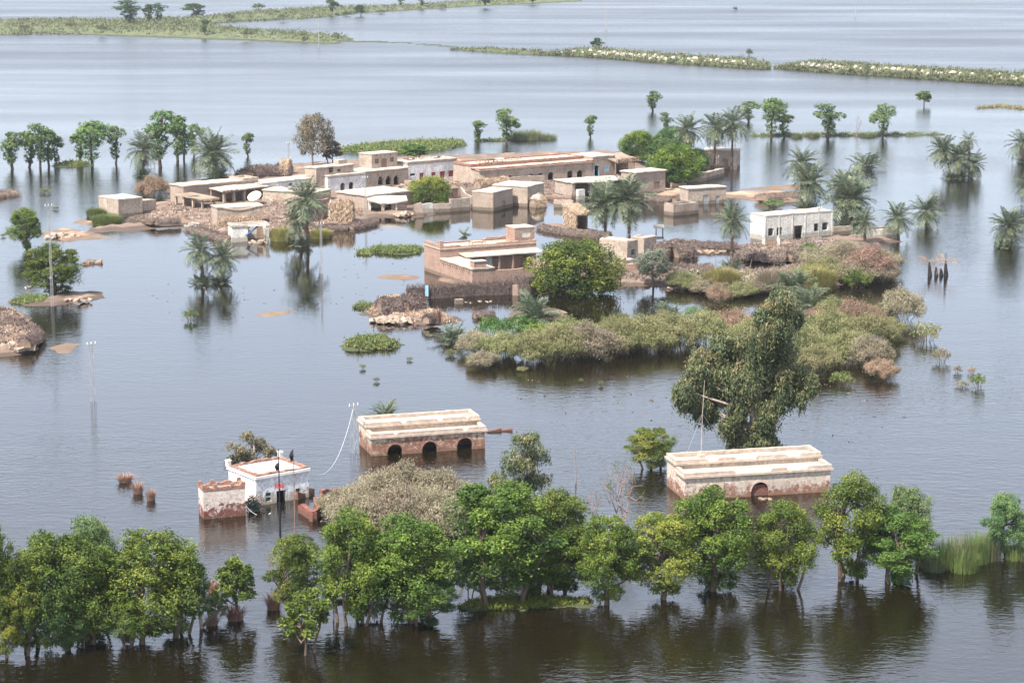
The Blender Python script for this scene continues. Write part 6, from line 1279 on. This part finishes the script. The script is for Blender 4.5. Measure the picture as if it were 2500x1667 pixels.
thicket('olive thicket below the compound', "tamarisk shrub in the long thicket below the brick compound", [(1165, 862, 800, 90, 'tamt'), (1230, 872, 806, 120, 'tamo'), (1300, 880, 800, 120, 'tamo'), (1370, 878, 788, 130, 'tamo'), (1440, 872, 782, 130, 'tamt'), (1510, 862, 774, 130, 'tamo'), (1580, 852, 766, 130, 'tamo'), (1650, 844, 760, 120, 'tamo'), (1720, 838, 752, 130, 'tamo'), (1790, 830, 748, 110, 'tamp'), (1400, 846, 770, 120, 'tamo'), (1520, 830, 762, 110, 'tamo'), (1850, 850, 760, 120, 'tamo'), (1180, 896, 852, 70, 'tamt'), (1620, 812, 754, 90, 'tamo')])
thicket('mixed thicket right of the eucalyptus', "tamarisk shrub in the thicket right of the big eucalyptus", [(1960, 872, 788, 120, 'tamo'), (2020, 830, 752, 120, 'tamo'), (2080, 812, 722, 120, 'tamp'), (2130, 840, 756, 110, 'tamo'), (1990, 912, 838, 110, 'tamo'), (2060, 880, 800, 130, 'tamo'), (2120, 890, 812, 100, 'tamt'), (2040, 776, 720, 80, 'tamo'), (2150, 780, 736, 70, 'tamo'), (2000, 800, 750, 90, 'tamp'), (2150, 924, 870, 70, 'tamp'), (2180, 820, 770, 60, 'tamo')])
plant('tamarisk_shrub', 'tam', 2200, 782, 700, 112, 'tamt', "rounded tan tamarisk at upper tip of the right thicket", 'shrub', bark='deadwood', parts=('stems', 'twigs'))
thicket('brown scrub before the school', "brown pink tamarisk shrub in the scrub right of the school gate", [(2000, 650, 600, 90, 'tamt'), (2060, 662, 590, 110, 'tamt'), (2120, 672, 596, 110, 'tamp'), (2150, 660, 604, 90, 'tamt'), (2020, 676, 622, 100, 'tamo'), (2090, 690, 630, 110, 'tamt'), (2150, 688, 634, 80, 'tamt'), (2060, 624, 585, 80, 'tamt')])
thicket('scrub on the bank below the adobe rooms', "low olive scrub on the bank right of the grey-green tree", [(1680, 704, 666, 80, 'tamo'), (1740, 716, 676, 90, 'tamt'), (1800, 722, 684, 90, 'tamo'), (1850, 716, 680, 70, 'tamt'), (1755, 740, 690, 50, 'tamp')])
plant('tamarisk_shrub', 'tam', 370, 478, 426, 82, 'tamp', "pinkish-brown tamarisk shrub left of the long house", 'shrub', bark='deadwood', parts=('stems', 'twigs'))
plant('green_shrub', 'bush', 2090, 704, 650, 74, 'leaf', "green shrub at water edge of the brown scrub", 'shrub'); plant('green_shrub', 'bush', 1695, 778, 744, 54, 'leafb', "bright green shrub at pond edge above the thicket", 'shrub')
for bx, by, ty, w, leaf, lab in ((1200, 826, 770, 90, 'leafb', "left bright green shrub above the long thicket"), (1270, 818, 766, 110, 'leafb', "middle bright green shrub above the long thicket"), (1340, 832, 782, 100, 'leafy', "right yellow-green shrub above the long thicket"), (1975, 614, 592, 50, 'leafb', "small bright green shrub beside the compound wall"), (1890, 506, 484, 60, 'leaff', "pale shrub at foot of the school palms")): plant('green_shrub', 'bush', bx, by, ty, w, leaf, lab, 'shrub')
for bx, by, ty, w, leaf, lab in ((2262, 832, 782, 74, 'tamo', "detached olive tussock right of the thicket, largest"), (2300, 884, 848, 44, 'tamt', "small tan tussock in open water, below the largest one"), (2338, 910, 890, 24, 'tamt', "tiny tan tussock left of the green tuft at right"), (2373, 912, 894, 24, 'tamp', "tiny reddish tussock above the green tuft at right"), (2388, 944, 910, 40, 'grass', "round green tuft in open water at right"), (2350, 944, 928, 36, 'tamt', "low brown tuft left of the round green one"), (2056, 938, 904, 60, 'grass', "low green tuft at lower tip of the right thicket"),
    (466, 782, 752, 34, 'grass', "lone small green tuft below the left palm clump"), (110, 474, 458, 32, 'reed', "dull reed tuft in upper left water"), (136, 512, 502, 18, 'grass', "tiny green tuft in upper left water"), (8, 578, 570, 16, 'reed', "tiny tuft at the left edge"), (1000, 880, 870, 18, 'reed', "tiny weed tuft below the weedy islet"), (885, 900, 886, 18, 'reed', "tiny weed tuft left of centre below the weedy islet"), (920, 932, 920, 16, 'reed', "lowest tiny weed tuft below the weedy islet"), (1100, 868, 850, 34, 'tamo', "small olive tuft left of the long thicket"), (1275, 906, 894, 30, 'tamo', "small tuft below the long thicket, left"), (1468, 942, 928, 14, 'reed', "tiny tuft alone in open mid water"), (1418, 932, 922, 14, 'reed', "tiny tuft left of another in open mid water")): plant('weed_tuft', 'bush', bx, by, ty, w, leaf, lab, 'shrub')
for bx, by, ty, w, leaf, lab in ((1762, 700, 656, 80, 'ygrass', "yellow-green tussock on the bank below the pond"), (1978, 706, 652, 110, 'ygrass', "large yellow drooping tussock on the bank"), (1900, 702, 660, 90, 'tamt', "dry tan tussock beside the large yellow one"), (1660, 690, 664, 60, 'reed', "dull grass clump right of the grey-green tree"), (262, 548, 524, 66, 'grass', "green grass mound at left corner of the plain hut"), (234, 528, 508, 40, 'grass', "grass tuft behind left corner of the plain hut"), (690, 586, 556, 56, 'ygrass', "olive grass clump left of the tall centre palm's foot"), (780, 580, 560, 56, 'ygrass', "olive grass clump right of the tall centre palm's foot")): plant('grass_tussock', 'tussock', bx, by, ty, w, leaf, lab, 'grass')
RB = 'reeds at right end of the foreground row'
for i, (bx, by, ty, w) in enumerate(((2262, 1378, 1330, 60), (2300, 1382, 1305, 70), (2340, 1378, 1292, 80), (2380, 1370, 1285, 70), (2415, 1364, 1290, 60), (2480, 1362, 1310, 60), (2280, 1390, 1345, 60), (2350, 1392, 1330, 70))): plant('reed_clump', 'reeds', bx, by, ty + 14, w, 'grass' if i % 2 else 'reed', ("leftmost", "third from left,", "fifth from left,", "seventh from left,", "second from right,", "rightmost", "second from left,", "front middle")[i] + " reed clump of the reed bed by the lone right tree", 'reeds', RB)
for i, (bx, by, ty, w, lab) in enumerate(((1265, 341, 317, 50, "reed clump right of the forked far tree, left"), (1300, 340, 316, 54, "reed clump right of the forked far tree, right"), (1340, 340, 326, 40, "low reed clump farthest right of the forked far tree"), (1985, 334, 322, 30, "reed tuft beside the broad far right tree"), (2120, 333, 322, 40, "reed tuft beside the bare pinkish tree"), (1945, 336, 324, 26, "reed tuft right of the touching far pair"))): plant('reed_clump', 'reeds', bx, by, ty, w, 'reed', lab, 'reeds')
for bx, by, ty, w, lab in ((306, 1176, 1156, 38, "left of three brown stubble tufts in water left of the brick annex"), (337, 1204, 1178, 28, "middle of three brown stubble tufts in water left of the brick annex"), (369, 1220, 1192, 24, "right of three brown stubble tufts in water left of the brick annex"), (520, 1446, 1418, 30, "brown stubble tuft in the gap of the foreground row"), (575, 1512, 1478, 46, "brown stubble round the foot of the lone small tree"), (668, 1486, 1446, 40, "reddish brown stubble tuft left of the middle foreground group"), (518, 1524, 1500, 34, "brown stubble tuft beside the forked trunk"), (1068, 786, 752, 20, "dry stalks on the rubble spit")): plant('stubble_tuft', 'stub', bx, by, ty, w, 'stubred', lab, 'grass')
# forked trunk at left, and pale stump with dead stub left of the biggest tree
p = P(494, 1532); o = empty('forked_trunk', p); tag(o, "forked bare trunk leaning apart in water at right of the left foreground group", 'tree'); m = MB(); sc_ = 1 / S(p)
m.tube([(0, 0, -.4), (-.05, 0, .3), (-.15, 0, 1.0), (-.4, 0, 2.3)], [.16, .14, .11, .08], 7); m.build('trunk', M['palebark'], o); m = MB(); m.tube([(0, 0, .1), (.5, 0, .55), (1.1, 0, 1.15), (1.7, .1, 1.5)], [.13, .11, .08, .05], 7); m.build('limb', M['bark'], o)
stake(1134, 1402, 1342, "dead forked stub rising between middle group and biggest tree", .09, -.2, 'deadwood', 'dead_stub', 'tree')
# ground cover
scatter_tufts('bank_grass', poly_pts([(0, 88), (265, 85), (560, 95), (735, 103), (810, 107), (850, 96), (650, 82), (520, 70), (520, 60), (760, 46), (900, 32), (1130, 17), (1280, 10), (1280, 5), (1100, 11), (900, 23), (680, 30), (470, 49), (300, 56), (0, 57)], 3800, 1), 1.3, 'scrub', "patchy scrub and grass covering the far left embankment", 'grass', 1, 8)
def ridge_pts(rows, n, seed, j0=1, j1=8):
    r = rng_of(seed); out = []
    for _ in range(n): a = rows[r.integers(0, len(rows))]; k = r.uniform(j0, j1); i = int(k); t = k - i; q = np.array(a[i]) * (1 - t) + np.array(a[min(i + 1, len(a) - 1)]) * t; out.append((q[0] + r.normal(0, .8), q[1], max(0, q[2] - .1)))
    return out
scatter_tufts('bank_grass', ridge_pts(R1, 900, 2) + ridge_pts(R2, 1500, 3) + ridge_pts(R3, 260, 4) + ridge_pts(R1, 500, 12, .8, 2.2) + ridge_pts(R2, 900, 13, .8, 2.2), 1.0, 'scrub', "grass and scrub along the far right embankments", 'grass', 2, 8)
sp_ = MB(); r = random.Random(4)
for rows, dens in ((R1, .9), (R2, .95)):
    for a in [x for x in rows[3:-3] for _ in (0, 1, 2)]:
        if r.random() < dens * (0.55 + .9 * max(0, mnoise.noise(Vector((a[0][0] * .06, 3, 1))))):
            q = Vector(a[2]).lerp(Vector(a[4]), r.uniform(.1, .9)); w_, h_ = r.uniform(.6, 1.5), r.uniform(.2, .55); n = len(sp_.v); ring = [(q.x + w_ * r.uniform(.8, 1.1) * math.cos(t), q.y + w_ * .8 * math.sin(t), q.z - .35) for t in np.linspace(0, 6.28, 8)[:-1]]
            sp_.v += ring + [(q.x + w_ * .4 * math.cos(t), q.y + w_ * .35 * math.sin(t), q.z + h_ * r.uniform(.6, 1)) for t in np.linspace(0, 6.28, 8)[:-1]]; sp_.f += [(n + i, n + (i + 1) % 7, n + 7 + (i + 1) % 7, n + 7 + i) for i in range(7)] + [tuple(n + 7 + i for i in range(7))]
M['spoil'] = m_plain("pale_spoil_clay", (0.46, 0.40, 0.33), var=.25, scale=1.0)
tag(sp_.build('spoil_heaps', M['spoil'], wob=.25, scale=.5), "pale clods of spoil along the near slope of the right embankment", 'soil', kind='stuff')
def cover(px, n, size, leaf, label, seed, k=9, tall=1.0): scatter_tufts('ground_cover', poly_pts(px, n, seed), size, leaf, label, 'grass', seed, k, tall)
cover([(825, 371), (900, 377), (985, 375), (1060, 371), (1138, 354), (1120, 347), (1000, 349), (900, 357), (845, 363)], 1900, .75, 'grass', "bright green weed cover on islet behind the whitewashed row", 21)
cover([(132, 406), (190, 407), (226, 403), (198, 397), (142, 401)], 260, .5, 'grass', "weeds on the islet in the far left row", 22)
cover([(1832, 333), (2000, 333), (2160, 332), (2298, 330), (2298, 328), (1832, 330)], 420, .55, 'reed', "weeds along the thin bank of the far right row", 23)
cover([(1108, 1484), (1200, 1490), (1300, 1485), (1436, 1476), (1446, 1465), (1300, 1457), (1182, 1463)], 1100, .3, 'leafy', "yellow-green weeds on the bank under the biggest foreground tree", 24, 8, 1.0)
cover([(842, 851), (900, 857), (958, 851), (976, 842), (938, 829), (872, 829), (842, 840)], 900, .45, 'grass', "green and tan weeds on the islet left of the palm bush", 25)
cover([(892, 615), (960, 621), (1026, 619), (1028, 607), (960, 607), (922, 605)], 700, .45, 'grass', "weeds on islet left of the brick compound", 26)
cover([(870, 622), (905, 624), (905, 614), (875, 614)], 160, .45, 'grass', "weeds on small tip left of the compound islet", 27)
cover([(22, 739), (60, 744), (110, 742), (118, 728), (60, 727)], 300, .35, 'grass', "grass on left end of the silt bar", 28)
cover([(1640, 700), (1760, 712), (1900, 714), (2000, 706), (1990, 690), (1880, 686), (1760, 676), (1660, 680)], 1500, .6, 'tamt', "dry matted weeds along the bank below the pond", 29)
cover([(2000, 690), (2120, 690), (2180, 660), (2160, 634), (2060, 630), (1980, 650)], 900, .7, 'tamt', "brown ground scrub under the tamarisks by the school", 30)
cover([(860, 752), (900, 758), (905, 742), (880, 740)], 140, .4, 'grass', "grass tip left of the brown reed heap", 31)
cover([(1270, 344), (1160, 347), (1160, 343), (1270, 340)], 220, .5, 'grass', "thin weeds along the waterline by the forked far tree", 32)
cover([(2370, 266), (2440, 262), (2500, 268), (2500, 264), (2440, 258)], 200, .6, 'ygrass', "thin straw-coloured weeds in far water at right edge", 33)

# ---------------------------------------------------------------- haze over the plain
hz = MB(); hz.box(-2600, 2600, -200, 4400, -1.5, 60.0)
hm_ = bpy.data.materials.new("pale_haze"); hm_.use_nodes = True; hn = hm_.node_tree; hn.nodes.clear(); ho = hn.nodes.new("ShaderNodeOutputMaterial"); hv = hn.nodes.new("ShaderNodeVolumePrincipled")
hv.inputs["Density"].default_value = 0.00008; hv.inputs["Color"].default_value = (0.86, 0.92, 1.0, 1); hv.inputs["Anisotropy"].default_value = 0.2; hn.links.new(hv.outputs[0], ho.inputs["Volume"])
tag(hz.build('haze', hm_), "pale summer haze over the flooded plain", 'haze', kind='stuff')

# ---------------------------------------------------------------- village clutter
for lab, path, h, mt in (("low mud wall stub left of the tall centre palm", [(697, 512), (735, 515)], 1.1, 'mud'), ("broken mud wall right of the tall centre palm", [(768, 514), (804, 508)], 1.6, 'redmud'), ("crumbled wall fragment in yard before the straw stack", [(655, 530), (720, 532)], .5, 'mud'),
    ("ragged courtyard wall below the whitewashed row", [(1015, 470), (1062, 468)], 1.2, 'mudb'), ("broken wall between yellowish tree and the long arcade", [(1120, 452), (1165, 456)], 1.7, 'mud'), ("low mud wall in front of the posted veranda house", [(1330, 486), (1395, 490)], .8, 'redmud'), ("short mud wall left of the reed hut", [(1352, 506), (1398, 508)], 1.2, 'mud'),
    ("eroded wall stub behind the small two-window house", [(1640, 462), (1676, 458)], .9, 'redmud'), ("mud partition between long house and store block", [(640, 500), (662, 508)], 1.3, 'mud'), ("crumbling roof-height wall left of the pointed arches", [(985, 458), (1012, 462)], 1.3, 'mudb')): brick_ruin(lab, path, h, .4, .35, mt, 'mud_ruin')
VB = [(320, 545), (420, 505), (520, 512), (640, 500), (780, 505), (880, 515), (900, 535), (820, 558), (730, 574), (650, 572), (560, 585), (470, 545), (380, 552)]
scatter_tufts('yard_litter', poly_pts(VB, 900, 61), .45, 'straw', "straw, reeds and trodden litter strewn over the left village yard", 'litter', 61, 5, .35)
scatter_tufts('yard_litter', poly_pts(VB, 900, 62), .5, 'brush', "dark twigs and brush strewn over the left village yard", 'litter', 62, 6, .5)
scatter_tufts('yard_litter', poly_pts([(1000, 478), (1120, 478), (1160, 462), (1340, 478), (1460, 480), (1560, 470), (1500, 440), (1180, 448), (1000, 455)], 900, 63), .5, 'brush', "twigs and rubbish strewn between the central houses", 'litter', 63, 6, .5)
scatter_tufts('yard_litter', poly_pts([(1380, 694), (1600, 696), (1800, 706), (2020, 700), (2160, 676), (2100, 630), (1960, 645), (1740, 665), (1560, 645), (1400, 655)], 1300, 64), .5, 'brush', "dry litter over the bank right of the round green tree", 'litter', 64, 6, .5)
scatter_tufts('yard_litter', poly_pts([(1800, 606), (1850, 636), (2010, 630), (2110, 608), (2000, 588)], 500, 65), .5, 'brush', "dry litter before the school gate", 'litter', 65, 6, .6)
scatter_tufts('yard_litter', poly_pts([(895, 765), (1010, 790), (1120, 788), (1060, 768), (1000, 735), (930, 730)], 700, 66), .4, 'straw', "loose reeds over the rubble spit", 'litter', 66, 5, .4)
scatter_tufts('floating_weed', poly_pts([(350, 680), (430, 690), (800, 700), (860, 560), (1000, 560), (1000, 700), (640, 790), (400, 780)], 60, 67), .28, 'brush', "scraps of floating weed and twigs on the left water", 'litter', 67, 7, .06)
scatter_tufts('floating_weed', poly_pts([(1150, 920), (1700, 905), (2250, 960), (2300, 860), (2200, 1100), (1300, 1000)], 90, 68), .3, 'brush', "specks of floating weed on the open mid water", 'litter', 68, 6, .1)
scatter_tufts('yard_litter', poly_pts([(-60, 860), (40, 862), (86, 848), (92, 815), (70, 785), (10, 765), (-60, 768)], 900, 71), .4, 'straw', "straw and debris heaped on the mud bank at left edge", 'litter', 71, 6, .5)
scatter_tufts('yard_litter', poly_pts([(-60, 860), (40, 862), (86, 848), (92, 815), (70, 785), (10, 765), (-60, 768)], 500, 72), .5, 'brush', "dark brush heaped on the mud bank at left edge", 'litter', 72, 6, .7)
